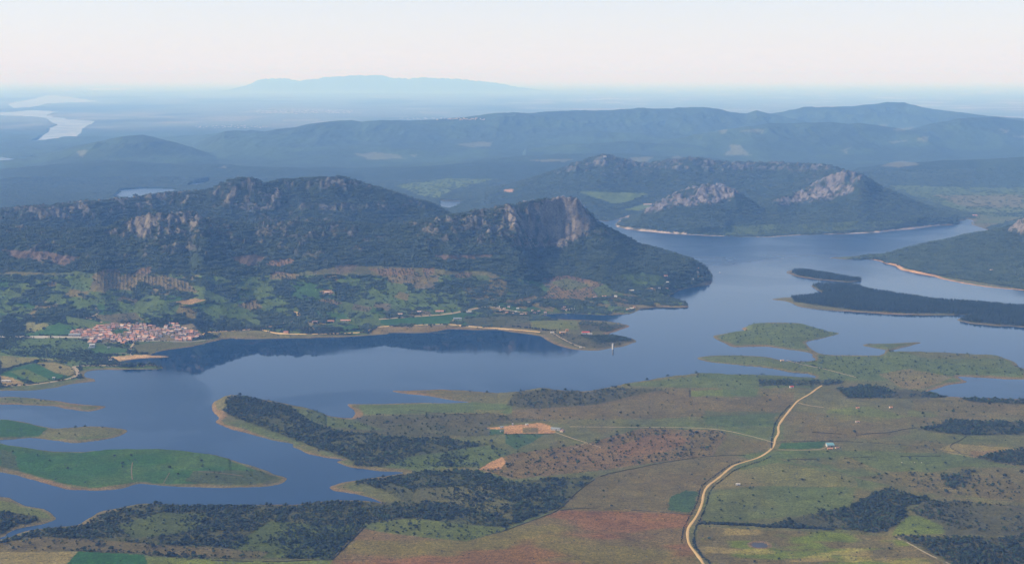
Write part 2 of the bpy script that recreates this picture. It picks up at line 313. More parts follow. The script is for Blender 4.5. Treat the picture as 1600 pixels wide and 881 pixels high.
# (polygon, colour, tree density, edge jitter px, mix with what is below)
PAINT = [
 # ---- near ground
 ([(560,630),(650,626),(712,626),(800,632),(800,645),(650,645),(562,648)], 'grass', 0, 2, .9),
 ([(555,650),(650,647),(800,648),(870,655),(760,665),(770,680),(700,682),(600,680),(520,668)], 'scrub', .10, 3, .7),
 ([(805,612),(900,607),(1000,607),(1050,611),(960,628),(900,642),(850,640),(790,634)], 'darkscrub', .22, 3, .8),
 ([(970,600),(1100,585),(1275,592),(1270,605),(1200,606),(1050,606)], 'grass', .03, 3, .8),
 ([(1180,588),(1290,590),(1320,598),(1290,602),(1190,603)], 'scrub', .35, 3, .7),
 ([(1025,611),(1075,611),(1080,620),(1175,621),(1240,612),(1240,630),(1215,645),(1000,655),(830,655),(800,645),(930,632)], 'brown', .012, 2, .8),
 ([(800,640),(870,636),(930,632),(960,645),(870,655),(800,652)], 'brown', .02, 2, .8),
 ([(1079,611),(1130,608),(1130,618),(1079,619)], 'lime', 0, 0, .9),([(1130,608),(1186,606),(1181,619),(1130,618)], 'grass', 0, 0, .9),
 ([(1100,640),(1215,645),(1212,665),(1100,664)], 'green', 0, 8, .35),
 ([(800,708),(832,703),(920,693),(1000,668),(1120,671),(1135,681),(1112,712),(1037,721),(950,733),(800,748),(745,732)], 'redfield', .17, 3, .62),
 ([(960,700),(1010,680),(1060,676),(1080,690),(1040,705),(980,715)], 'redfield', .14, 4, .7),
 ([(1120,671),(1200,690),(1212,690),(1200,705),(1150,711),(1112,712),(1135,681)], 'brown', .01, 2, .7),
 ([(352,622),(375,619),(400,622),(455,636),(475,655),(520,672),(600,681),(700,684),(760,696),(740,712),(640,716),(600,730),(560,729),(545,716),(500,703),(470,692),(430,677),(385,660),(352,645)], 'floor', .98, 3, .8),
 ([(600,729),(640,712),(760,696),(800,706),(760,724),(740,729),(660,731)], 'grass', .35, 4, .8),
 ([(455,636),(482,640),(540,652),(600,672),(520,668),(475,652)], 'grass', .12, 3, .7),
 ([(556,754),(570,747),(612,742),(640,737),(745,734),(775,748),(800,750),(925,745),(900,765),(878,792),(837,806),(800,819),(760,800),(700,790),(630,785),(600,770)], 'floor', .95, 3, .8),
 ([(640,765),(760,758),(800,790),(800,822),(725,812),(640,790)], 'olive', .33, 4, .7),
 ([(125,822),(160,800),(212,789),(250,786),(400,788),(520,783),(600,784),(660,785),(725,790),(800,815),(785,830),(730,845),(680,841),(612,833),(567,826),(520,873),(300,872),(100,860),(0,856),(0,846),(50,830)], 'floor', .92, 3, .8),
 ([(360,850),(420,815),(560,820),(540,850),(515,872),(360,870)], 'floorgreen', .42, 4, .8),
 ([(180,820),(250,800),(330,800),(300,830),(200,840)], 'floorgreen', .30, 6, .7),
 ([(560,820),(640,810),(790,825),(730,845),(680,841),(600,833)], 'lime', .16, 4, .5),
 ([(60,838),(200,846),(420,862),(400,872),(120,860),(0,862),(0,848)], 'brown', .12, 3, .7),
 ([(-60,862),(122,861),(100,890),(90,1000),(-60,1000)], 'straw', .01, 2, .8),
 ([(122,861),(225,866),(240,900),(250,1000),(80,1000),(100,885)], 'green', 0, 0, 1),
 ([(228,868),(300,872),(420,876),(520,874),(510,885),(480,1000),(260,1000)], 'lime', .02, 1, .8),
 ([(567,826),(612,833),(680,841),(730,845),(785,830),(837,811),(875,797),(912,793),(1025,798),(1080,804),(1073,825),(1075,845),(1095,885),(1150,1000),(480,1000),(520,873)], 'redfield', 0, 0, .55),
 ([(912,793),(875,793),(895,773),(935,743),(975,735),(1037,722),(1107,712),(1150,711),(1172,717),(1137,733),(1105,757),(1095,785),(1082,802),(1025,798)], 'brown', .004, 0, .75),
 ([(1045,795),(1050,775),(1070,765),(1092,768),(1090,790),(1080,800)], 'teal', 0, 5, .8),
 ([(1092,822),(1200,828),(1287,829.5),(1387,838.5),(1417,847),(1450,866),(1480,881),(1560,1000),(1120,1000),(1110,881),(1085,850)], 'brown', .004, 0, .7),
 ([(1402,837),(1425,848),(1460,865),(1485,881),(1540,1000),(1750,1000),(1750,815),(1600,834),(1537,841),(1475,838)], 'darkscrub', .9, 1, .8),
 ([(1200,821),(1260,803),(1325,789),(1390,762),(1452,780),(1412,791),(1417,803),(1395,826),(1385,836),(1325,828),(1200,826)], 'darkscrub', .75, 3, .8),
 ([(1452,780),(1600,790),(1750,800),(1750,820),(1600,834),(1475,838),(1470,821),(1440,806),(1420,795)], 'scrub', .30, 4, .7),
 ([(1395,836),(1407,816),(1425,803),(1440,806),(1470,821),(1472,833),(1405,835)], 'lime', .02, 3, .9),
 ([(1430,671),(1475,662),(1487,655),(1600,660),(1750,660),(1750,690),(1600,680),(1512,681),(1450,673)], 'darkscrub', .9, 2, .8),
 ([(1517,717),(1562,702),(1600,701),(1750,700),(1750,735),(1600,727),(1575,723)], 'darkscrub', .9, 2, .8),
 ([(1466,702),(1487,692),(1600,701),(1560,705),(1517,716),(1492,710)], 'straw', 0, 0, .8),
 ([(1516,704),(1560,703),(1560,706),(1517,716)], 'tan', 0, 0, .8),
 ([(1222,692),(1291,689),(1284,700),(1215,701)], 'green', 0, 0, .8),
 ([(1210,705),(1290,703),(1500,710),(1600,730),(1500,728),(1440,740),(1380,735),(1320,712),(1215,716)], 'grass', .015, 3, .7),
 ([(1110,765),(1200,758),(1340,762),(1330,790),(1240,806),(1100,818),(1098,790)], 'grass', .03, 4, .55),
 ([(1130,740),(1215,722),(1330,745),(1340,762),(1200,758),(1115,762)], 'straw', .01, 4, .35),
 ([(1330,745),(1425,735),(1560,745),(1600,760),(1600,785),(1450,768)], 'brown', .12, 4, .6),
 ([(1470,740),(1520,735),(1510,760),(1475,760)], 'darkscrub', .5, 4, .6),
 ([(1307,607),(1350,602),(1462,615),(1482,620),(1425,624),(1325,621)], 'darkscrub', .6, 3, .8),
 ([(1500,622),(1600,624),(1750,627),(1750,634),(1600,632),(1520,629)], 'darkscrub', .55, 2, .8),
 ([(1290,640),(1350,634),(1420,650),(1360,660),(1290,652)], 'lime', .02, 4, .6),
 ([(1220,640),(1420,655),(1420,680),(1225,690)], 'brown', .004, 4, .5),
 ([(1420,640),(1470,640),(1460,652),(1420,650)], 'lime', .02, 5, .5),
 ([(1420,624),(1600,634),(1600,655),(1487,650),(1430,640)], 'brown', .03, 5, .45),
 ([(760,668),(777,667),(800,664),(825,662),(845,660),(858,664),(868,671),(866,677),(788,677.5),(788,670),(770,671)], 'orange', 0, 0, .95),
 ([(816,668),(842,668),(840,676),(817,676)], 'olive', .02, 0, .8),
 ([(765,670),(787,670),(787,678),(765,679)], 'teal', 0, 0, .8),
 ([(788,678),(848,677.5),(832,690),(805,702),(790,692)], 'teal', .04, 2, .75),
 ([(748,733),(765,722),(784,713),(790,722),(782,732)], 'orange', 0, 1, .9),
 ([(740,640),(790,640),(782,644),(745,645)], 'tan', 0, 1, .3),
 # ---- islands
 ([(-100,695),(0,693),(95,706),(130,700),(220,690),(400,722),(435,745),(400,757),(210,754),(150,762),(80,752),(0,728)], 'green', .008, 2, .92),
 ([(0,700),(20,705),(30,738),(0,730)], 'scrub', .05, 4, .6),
 ([(305,735),(400,735),(440,748),(420,758),(320,757),(290,750)], 'scrub', .03, 4, .65),
 ([(-100,648),(20,650),(50,657),(75,668),(60,681),(0,682),(-100,690)], 'green', 0, 0, .9),
 ([(75,668),(200,665),(200,680),(60,685)], 'olive', .01, 2, .8),
 ([(0,622),(100,626),(168,634),(100,637),(0,630)], 'olive', .06, 2, .8),
 ([(0,799),(55,806),(60,815),(20,826),(0,836),(-100,850),(-100,799)], 'darkscrub', .85, 2, .8),
 ([(-60,775),(40,786),(85,800),(85,812),(55,806),(0,798),(-60,798)], 'lime', .01, 2, .65),
 ([(1110,505),(1311,505),(1311,545),(1110,545)], 'grass', .05, 3, .85),
 ([(1090,548),(1600,530),(1600,600),(1090,590)], 'grass', .03, 4, .75),
 ([(1210,560),(1330,556),(1430,565),(1600,575),(1600,590),(1320,590)], 'grass', .07, 5, .55),
 ([(1390,544),(1480,543),(1580,560),(1440,560)], 'brown', .03, 4, .45),
 ([(1370,585),(1420,575),(1490,590),(1440,608),(1410,606)], 'tan', .05, 3, .5),
 ([(1200,410),(1360,410),(1360,442),(1200,440)], 'forest', .95, 0, .8),
 ([(1225,441),(1345,438),(1400,450),(1480,460),(1750,470),(1750,530),(1500,503),(1490,490),(1400,489),(1330,484),(1240,472)], 'forest', .85, 1, .8),
 # ---- north shore farmland
 ([(-100,430),(1120,430),(1120,500),(850,500),(700,520),(-100,620)], 'farm', .30, 0, .9),
 ([(-100,425),(130,425),(400,432),(560,415),(760,425),(840,440),(980,440),(1060,450),(1000,440),(1120,425),(1120,250),(-100,250)], 'forest', .9, 4, .95),
 ([(960,455),(1070,445),(1110,440),(1110,410),(1000,395),(930,430)], 'forest', .9, 3, .9),
 ([(0,493),(30,497),(42,508),(38,525),(0,527)], 'forest', .95, 6, .9),
 ([(40,503),(75,505),(78,515),(42,520)], 'straw', .01, 0, .55),
 ([(60,480),(110,478),(130,495),(95,498),(60,505)], 'forest', .9, 7, .9),
 ([(78,508),(110,508),(112,524),(45,524)], 'green', .02, 0, .8),([(100,492),(160,505),(150,515),(105,505)], 'grass', .02, 0, .8),
 ([(145,492),(210,488),(225,500),(160,502)], 'rustbare', .12, 3, .7),
 ([(0,556),(60,557),(112,566),(60,563),(0,578)], 'straw', .005, 0, .6),
 ([(20,575),(62,566),(122,590),(60,600),(0,586)], 'green', .02, 0, .9),
 ([(15,580),(40,576),(85,596),(60,600)], 'lime', .02, 0, .8),
 ([(56,566),(82,565),(108,572),(122,584),(112,588),(85,582)], 'straw', .015, 0, .8),
 ([(0,586),(20,590),(45,602),(0,602)], 'orange', 0, 0, .5),
 ([(40,528),(110,532),(190,555),(185,562),(60,560),(0,555),(0,530)], 'farm', .36, 2, .9),
 ([(130,538),(200,545),(195,555),(150,553)], 'green', .03, 2, .6),
 ([(170,558),(190,556),(215,554),(237,554),(266,557.5),(215,560),(190,564),(186,566)], 'sand', 0, 0, 1),
 ([(205,540),(240,535),(322,533),(360,526),(400,526),(400,531),(350,530),(300,542),(240,554),(215,552)], 'olive', .01, 0, .85),
 ([(322,520),(400,516),(480,524),(560,523),(570,526),(475,528),(400,529),(350,529)], 'tan', .03, 1, .5),
 ([(595,499),(695,492),(757,490),(722,497),(703,506),(607,508),(594,505)], 'green', .01, 0, .9),
 ([(722,498),(800,492),(830,494),(830,512),(735,510)], 'scrub', .05, 0, .8),
 ([(830,501),(900,500),(905,515),(832,513)], 'lime', .006, 0, .55),
 ([(905,502),(984,508),(984,512),(950,518),(905,517)], 'scrub', .35, 2, .8),
 ([(860,520),(990,528),(990,536),(940,545),(890,540)], 'scrub', .15, 2, .7),([(905,525),(970,524),(990,532),(930,536)], 'forest', .6, 2, .7),
 ([(575,522),(585,511),(700,508),(735,512),(800,515),(840,521),(700,516),(608,522)], 'tan', .01, 0, .8),
 ([(840,466),(860,452),(847,442),(847,434),(887,430),(940,442),(965,460),(935,464),(897,468),(875,469)], 'red', 0, 0, .95),
 ([(860,441),(885,434),(925,446),(905,452),(885,453)], 'farm', .1, 0, .6),([(925,452),(945,444),(966,460),(935,463)], 'farm', .1, 0, .8),
 ([(785,472),(838,461),(842,468),(800,474)], 'red', .05, 0, .8),
 ([(412,415),(422,407),(457,403),(460,410),(430,418)], 'red', 0, 1, .9),([(422,422),(475,430),(460,436),(422,436)], 'red', .04, 1, .6),
 ([(525,415),(560,413),(552,425),(528,428)], 'rustbare', .02, 1, .7),
 ([(575,420),(645,420),(660,435),(650,445),(612,442),(595,430)], 'red', .06, 1, .75),([(660,419),(680,418),(677,430),(662,431)], 'red', .04, 1, .8),
 ([(709,428),(737,426),(737,434),(712,434)], 'red', 0, 1, .9),([(494,470),(512,465),(535,474),(520,477)], 'red', .02, 1, .9),
 ([(500,455),(517,452),(522,459),(505,460)], 'orange', 0, 1, .9),
 ([(720,450),(792,440),(796,455),(775,474),(737,465)], 'tan', .34, 2, .6),
 ([(140,432),(160,420),(185,420),(187,432),(225,417),(237,417),(232,432),(257,430),(295,442),(310,457),(287,455),(250,450),(220,442),(207,454),(195,452),(160,452)], 'red', .05, 2, .75),
 ([(72,440),(90,440),(86,449),(76,448)], 'red', 0, 1, .8),([(268,472),(305,466),(322,469),(295,476)], 'orange', 0, 1, .7),
 ([(370,477),(400,466),(410,480),(395,486)], 'red', .03, 1, .8),([(300,480),(360,475),(400,490),(330,498)], 'farm', .12, 1, .8),
 ([(0,390),(75,393),(130,403),(100,414),(20,402)], 'rustbare', .02, 2, .85),([(360,402),(400,397),(415,402),(400,415),(372,414)], 'rustbare', .02, 2, .8),
 ([(675,398),(770,398),(765,403),(690,406)], 'rustbare', .03, 1, .8),
 ([(960,430),(1010,425),(1050,440),(1000,452)], 'farm', .55, 3, .8),
 ([(1040,468),(1070,474),(1066,478),(1000,480),(980,470)], 'farm', .3, 2, .8),
 ([(1086,410),(1091,410),(1092,434),(1089,434)], 'sand', 0, 0, 1),
 ([(114,520),(165,505),(210,507),(260,512),(300,505),(318,525),(285,534),(230,533),(160,536),(110,526)], 'village', .05, 1, .6),
 ([(172,517),(188,513),(205,516),(185,522)], 'green', .05, 0, .9),
 # ---- far shore
 ([(940,330),(1100,250),(1520,250),(1520,380),(940,380)], 'forest', .85, 3, .9),([(760,240),(1340,240),(1340,330),(900,340),(760,320)], 'forest', .75, 4, .8),
 ([(902,299),(1015,302),(990,312),(975,317),(955,318)], 'lime', .03, 1, .9),([(975,327),(1007,319),(1020,320),(1000,331)], 'lime', 0, 1, 1),
 ([(612,290),(700,279),(775,280),(712,295),(682,311),(650,305)], 'lime', .25, 2, .85),([(786,297),(800,295),(803,300),(788,301)], 'orange', 0, 0, 1),
 ([(1130,352),(1412,345),(1400,355),(1200,366),(1130,367)], 'lime', .45, 3, .55),
 ([(1375,288),(1480,292),(1750,296),(1750,345),(1520,337),(1440,312)], 'lime', .30, 4, .65),([(1460,305),(1600,305),(1600,325),(1500,322)], 'tan', .15, 4, .5),
 ([(1300,410),(1412,385),(1480,372),(1600,340),(1750,320),(1750,470),(1600,452),(1450,428),(1380,410)], 'forest', .9, 0, .95),
]
FARPATCH = [ # pale clearings beyond 12 km
 [(556,240),(585,238),(620,243),(640,247),(575,250)],[(712,226),(740,223),(775,223),(765,230),(735,231)],[(985,246),(1020,245),(1010,252),(990,253)],[(640,243),(655,242),(650,246)],
 [(1140,228),(1160,227),(1175,243),(1130,243)],[(1365,196),(1385,194),(1380,198)],[(1390,201),(1425,198),(1420,203),(1395,204)],[(1430,216),(1453,213),(1450,221),(1435,221)],
 [(1375,258),(1410,252),(1435,257),(1400,262)],[(828,252),(860,250),(900,249),(880,254)],[(1050,246),(1062,243),(1070,247)],[(1120,205),(1135,202),(1130,209)],[(1152,206),(1180,201),(1190,207)],
 [(1318,235),(1330,230),(1325,243)],[(1388,222),(1420,219),(1395,225)],[(1556,200),(1575,203),(1570,208)],[(1585,213),(1620,208),(1620,219)],[(120,235),(140,233),(130,245)],[(340,262),(350,258),(352,263)]]
ROCKS = [
 [(162,362),(185,350),(250,337),(300,331),(322,345),(300,360),(262,372),(230,373),(190,370)],
 [(322,300),(345,287),(375,278),(398,279),(412,292),(440,300),(440,325),(380,330),(330,322)],
 [(-50,332),(140,315),(322,299),(322,312),(200,332),(140,342),(-50,345)],[(440,282),(575,280),(560,292),(450,295)],
 [(400,345),(560,343),(570,372),(400,372)],[(640,352),(700,338),(800,320),(800,385),(700,380)],[(790,322),(880,309),(905,312),(925,345),(918,370),(880,388),(800,385)],
 [(1000,335),(1040,310),(1100,289),(1135,292),(1160,302),(1125,318),(1060,322),(1030,330)],
 [(1205,315),(1250,302),(1290,280),(1330,266),(1345,274),(1330,300),(1290,312),(1215,322)],
 [(860,272),(945,241),(1000,256),(1080,246),(1260,256),(1325,266),(1280,268),(1080,266),(945,260)],
 [(1575,362),(1585,350),(1600,340),(1650,330),(1650,375),(1600,365)],[(180,405),(300,378),(310,392),(210,402)],[(400,320),(520,318),(640,324),(520,330)]]
ROCKW = [.7, .62, .5, .5, .4, .5, 1.0, .85, .85, .45, 1.1, .35, .45]

ALB = 0.58
big = fbm(X, Y, 700, 4, 101); mid = fbm(X, Y, 140, 4, 103); fine = fbm(X, Y, 28, 3, 105)
streak = fbm(X * .35, Y, 90, 4, 107)
COL = np.zeros((len(X), 3)); DEN = np.zeros(len(X)); TEX = np.zeros(len(X))
def mix(c, w, m=slice(None)): 
    COL[m] = COL[m] * (1 - w[:, None]) + c * w[:, None]
ones = np.ones(len(X))
COL[:] = COLS['olive']
mix(COLS['grass'], sstep(-.2, .5, big)); mix(COLS['brown'], sstep(-.1, .45, mid + .3 * fine) * .6)
DEN[:] = .005 + .03 * sstep(.1, .5, mid)
w = sstep(9500, 11500, Y); mix(COLS['forest'] * 1.35, w)
DEN = np.where(Y > 9500, .5 * (.4 + .6 * sstep(-.3, .2, mid + big)), DEN)
# far plain: patchwork of fields
q = sstep(-.05, .35, big + .6 * fbm(X, Y, 420, 3, 113)) * sstep(11500, 13500, Y) * (1 - sstep(22000, 26000, Y)); mix(COLS['farm'], q * .3)
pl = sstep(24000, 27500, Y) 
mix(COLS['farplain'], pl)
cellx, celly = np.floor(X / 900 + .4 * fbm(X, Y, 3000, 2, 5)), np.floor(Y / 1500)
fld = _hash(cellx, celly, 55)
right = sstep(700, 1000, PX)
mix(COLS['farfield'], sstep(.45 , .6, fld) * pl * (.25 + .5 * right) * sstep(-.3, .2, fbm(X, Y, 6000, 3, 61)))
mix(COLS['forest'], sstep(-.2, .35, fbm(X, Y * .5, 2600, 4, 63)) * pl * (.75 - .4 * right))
mix(COLS['forest'], (GRP == 5) * sstep(60, 200, FEAT) * 1.0)
vis = Y < 14000
ISFARM = np.zeros(len(X), bool)
for poly, cn, dn, jit, mx in PAINT:
    p = np.array(poly, float)
    xx, yy = PX, PY
    if cn in ('rustbare', 'red') and mx > .6: mx = mx * .8
    if dn > .55 and p[:, 1].min() > 560: jit = jit + 3
    if jit: xx = PX + jit * 1.6 * mid + jit * .8 * fine; yy = PY + jit * .55 * fbm(Y * 1.3, X, 90, 3, 111) 
    ins = inside(poly, xx, yy) & vis
    if cn == 'forest' and p[:, 1].min() < 345 or p[:, 1].max() < 400:
        pass
    else:
        ins &= ~((PY < 600) & (p[:, 1].min() > 600))
    # islands and mainlands keep to themselves
    i = np.nonzero(ins)[0]
    COL[i] = COL[i] * (1 - mx) + COLS[cn] * mx
    DEN[i] = dn; ISFARM[i] = (cn == 'farm' and dn == .30)
    # open glades inside woods
    if cn == 'farm' and dn == .30: DEN[i] = np.where(mid[i] + .7 * fine[i] > -.14 + .25 * big[i], .85, .13)
    elif dn > .25: DEN[i] = np.clip(dn * (1 + 2.4 * (mid[i] + .35 * fine[i])) , .04, 1) if dn < .8 else (np.clip(dn + .8 * np.minimum(mid[i] + .25, 0), 0, 1) if p[:, 1].min() < 560 else np.clip(.78 * dn * (1 + .9 * mid[i] + 1.1 * fine[i]), .05, 1))
    if cn == 'green' and dn == .008:
        b = sstep(-.05, .4, .8 * mid[i] + .5 * streak[i]); COL[i] = COL[i] * (1 - .45 * b[:, None]) + L(92,112,56) * (.45 * b[:, None])
    if cn == 'red':
        st = np.sin((X[i] * 1.0 + Y[i] * .28) * 2 * math.pi / 15.5); DEN[i] = np.maximum(dn, .5 * (st > .25) * (mid[i] > -.5))
    if cn in ('redfield',) and dn == 0:
        a = streak[i]
        COL[i] = COL[i] * (1 - .75 * sstep(0.0, .32, a)[:, None]) + L(118,112,56) * (.75 * sstep(0.0, .32, a)[:, None])
        b = sstep(.05, .35, fbm(X[i] * .5 + 900, Y[i], 100, 3, 133))
        COL[i] = COL[i] * (1 - .6 * b[:, None]) + L(140,94,66) * (.6 * b[:, None])
    if poly[0] == (1092, 822):
        b = sstep(.05, .3, fbm(X[i] * .4 + 90, Y[i], 60, 3, 143)); COL[i] = COL[i] * (1 - .85 * b[:, None]) + L(110,128,40) * (.85 * b[:, None])
        b = sstep(.15, .4, fbm(X[i] * .5 + 390, Y[i], 50, 4, 153)); COL[i] = COL[i] * (1 - .5 * b[:, None]) + L(176,160,100) * (.5 * b[:, None])
# farmland patchwork on the north shore
fm = np.nonzero((PY > 425) & (PY < 530) & (REG == 0) & (PX < 1090) & (Y < 6500) & (ISFARM))[0]
cx, cy = np.floor(X[fm] / 85 + .6 * fbm(X[fm], Y[fm], 200, 2, 3)), np.floor((Y[fm] + .4 * X[fm]) / 70 + .6 * fbm(X[fm], Y[fm], 210, 2, 4))
hh = _hash(cx, cy, 91)
for lo, hi, cn, dn in ((-1, -.55, 'grass', .03), (-.55, -.35, 'green', .05), (-.2, -.08, 'tan', .06), (.0, .06, 'rustbare', .1), (.3, .55, 'farm', .12)):
    k = fm[(hh > lo) & (hh < hi)]; COL[k] = COL[k] * .35 + COLS[cn] * .65; DEN[k] = np.where(fine[k] + mid[k] > .12, .8, dn)
k = fm[hh > .62]; DEN[k] = .85; COL[k] = COLS['forest']
# bare shore bands
band = np.where(REG == 0, 13, 14) * np.clip(1 + 1.7 * fbm(X, Y, 150, 4, 171), .25, 2.2) * np.where((REG == 0) & (Y > 6800), .9, 1)
wk = (REG == 9) & (PX > 190) & (PX < 690) & (PY < 800) & (PY > 770); band = np.where(wk, 4, band)
sh = (1 - sstep(.7, 1.15, SD / np.maximum(band, 3))) * (SD > -60) * (Y < 10800)
red = sstep(-.1, .35, fbm(X, Y, 260, 3, 173))[:, None]
shc = COLS['shore'] * (1 - red) + COLS['shorered'] * red
COL = COL * (1 - sh[:, None] * .85) + shc * (sh[:, None] * .85); DEN = np.where(sh > .4, 0, DEN)
k = (REG == 0) & (SD < 16) & (SD > -30) & (((PX > 1362) & (PY > 400)) )
COL[k] = COLS['orangeshore']
k = (REG == 0) & (SD < 13) & (SD > -30) & (PX > 960) & (PX < 1500) & (PY < 375) & (PY > 335) & (fbm(X, Y, 150, 2, 8) > -.2)
COL[k] = L(205, 185, 170)
# far clearings
jx = 5 * fbm(X[far], Y[far], 300, 4, 19); jy = 2.6 * fbm(X[far], Y[far], 400, 4, 29)
for p in FARPATCH:
    m = inside(p, PX[far] + jx * 2, PY[far] + jy); k = far[m]; COL[k] = L(180, 172, 140) * .30 + .70 * COL[k]; DEN[k] = 0
# rock
ROCK = np.zeros(len(X))
rn = .55 * ridged(X, Y * .8, 60, 4, 201) + .75 * fbm(X, Y, 26, 3, 203)
for p, wgt in zip(ROCKS, ROCKW):
    j = 5 * mid + 5 * fine
    m = inside(p, PX + j, PY + .6 * j) & (Y < 12500) & (FEAT > 30)
    r = sstep(-.2, .2, rn + wgt * .55 - .42 + .5 * mid)
    ROCK = np.where(m, np.maximum(ROCK, r * min(1, wgt + .15)), ROCK)
sparse = sstep(.30, .45, rn * .6 + .5 * mid) * sstep(120, 220, FEAT) * (Y < 12500) * .45
ROCK = np.maximum(ROCK, sparse)
DEN = DEN * (1 - .93 * sstep(.3, .8, ROCK))
rc = COLS['rock'] * (.85 + .6 * fbm(X, Y, 24, 3, 211)[:, None])
COL = COL * (1 - ROCK[:, None]) + rc * ROCK[:, None]
# crags: jagged relief
kk = np.nonzero(ROCK > .05)[0]
crag = .7 * ridged(X[kk] * 1.6 + .5 * Y[kk], Y[kk] * .7, 50, 4, 221) + .6 * ridged(X[kk], Y[kk], 19, 2, 223)
flute = ridged(X[kk] * 1.0 + .15 * Y[kk], Y[kk] * .22, 34, 3, 227)
Z[kk] += 9 * flute * sstep(.05, .6, ROCK[kk]) + np.where(Y[kk] < 8000, 15, 20) * crag * sstep(.05, .6, ROCK[kk]) 
COL *= (1 + .12 * fine + .10 * mid)[:, None]
nearw = (1 - sstep(5000, 9000, Y))[:, None]; COL = COL * (1 + nearw * np.array([.12, .04, -.22])); COL = np.clip(COL * ALB, .005, .9)  # warm tint put into the near ground colour to offset blue haze light
PX, PY = project(X, Y, Z)
FORESTW = np.clip(DEN, 0, 1) * (Y > 5000)

# pond hollow
PX0, PY0, PZ0 = on_ground([1187], [850.5]); PONDC = (PX0[0], PY0[0], PZ0[0])
dp = np.hypot(X - PX0[0], Y - PY0[0]); wp = 1 - sstep(24, 42, dp); Z = Z * (1 - wp) + (PZ0[0] - 1.8 * (dp < 17)) * wp
k = dp < 26; COL[k] = COLS['tan'] * ALB; DEN[dp < 34] = 0
PX, PY = project(X, Y, Z)
# ------------------------------------------------------------------ materials
def mat(name, build):
    m = bpy.data.materials.new(name); m.use_nodes = True; nt = m.node_tree; nt.nodes.clear()
    out = nt.nodes.new('ShaderNodeOutputMaterial'); build(nt, out); return m
def N(nt, t, **kw):
    n = nt.nodes.new(t)
    for k, v in kw.items():
        if k in n.inputs.keys(): n.inputs[k].default_value = v
        else: setattr(n, k, v)
    return n
def simple(name, col, rough=.85, var=.25, scale=.3, metallic=0):
    def b(nt, out):
        p = N(nt, 'ShaderNodeBsdfPrincipled'); p.inputs['Roughness'].default_value = rough; p.inputs['Metallic'].default_value = metallic
        p.inputs['Specular IOR Level'].default_value = .2
        g = N(nt, 'ShaderNodeNewGeometry'); no = N(nt, 'ShaderNodeTexNoise'); no.inputs['Scale'].default_value = scale; no.inputs['Detail'].default_value = 3
        oi = N(nt, 'ShaderNodeObjectInfo')
        mr = N(nt, 'ShaderNodeMapRange'); mr.inputs['To Min'].default_value = 1 - var; mr.inputs['To Max'].default_value = 1 + var
        mr2 = N(nt, 'ShaderNodeMapRange'); mr2.inputs['To Min'].default_value = 1 - var; mr2.inputs['To Max'].default_value = 1 + var
        nt.links.new(g.outputs['Position'], no.inputs['Vector']); nt.links.new(no.outputs['Fac'], mr.inputs['Value']); nt.links.new(oi.outputs['Random'], mr2.inputs['Value'])
        mm = N(nt, 'ShaderNodeMath', operation='MULTIPLY'); nt.links.new(mr.outputs[0], mm.inputs[0]); nt.links.new(mr2.outputs[0], mm.inputs[1])
        vm = N(nt, 'ShaderNodeVectorMath', operation='SCALE'); vm.inputs[0].default_value = col; nt.links.new(mm.outputs[0], vm.inputs['Scale'])
        nt.links.new(vm.outputs[0], p.inputs['Base Color']); nt.links.new(p.outputs[0], out.inputs[0])
    return mat(name, b)
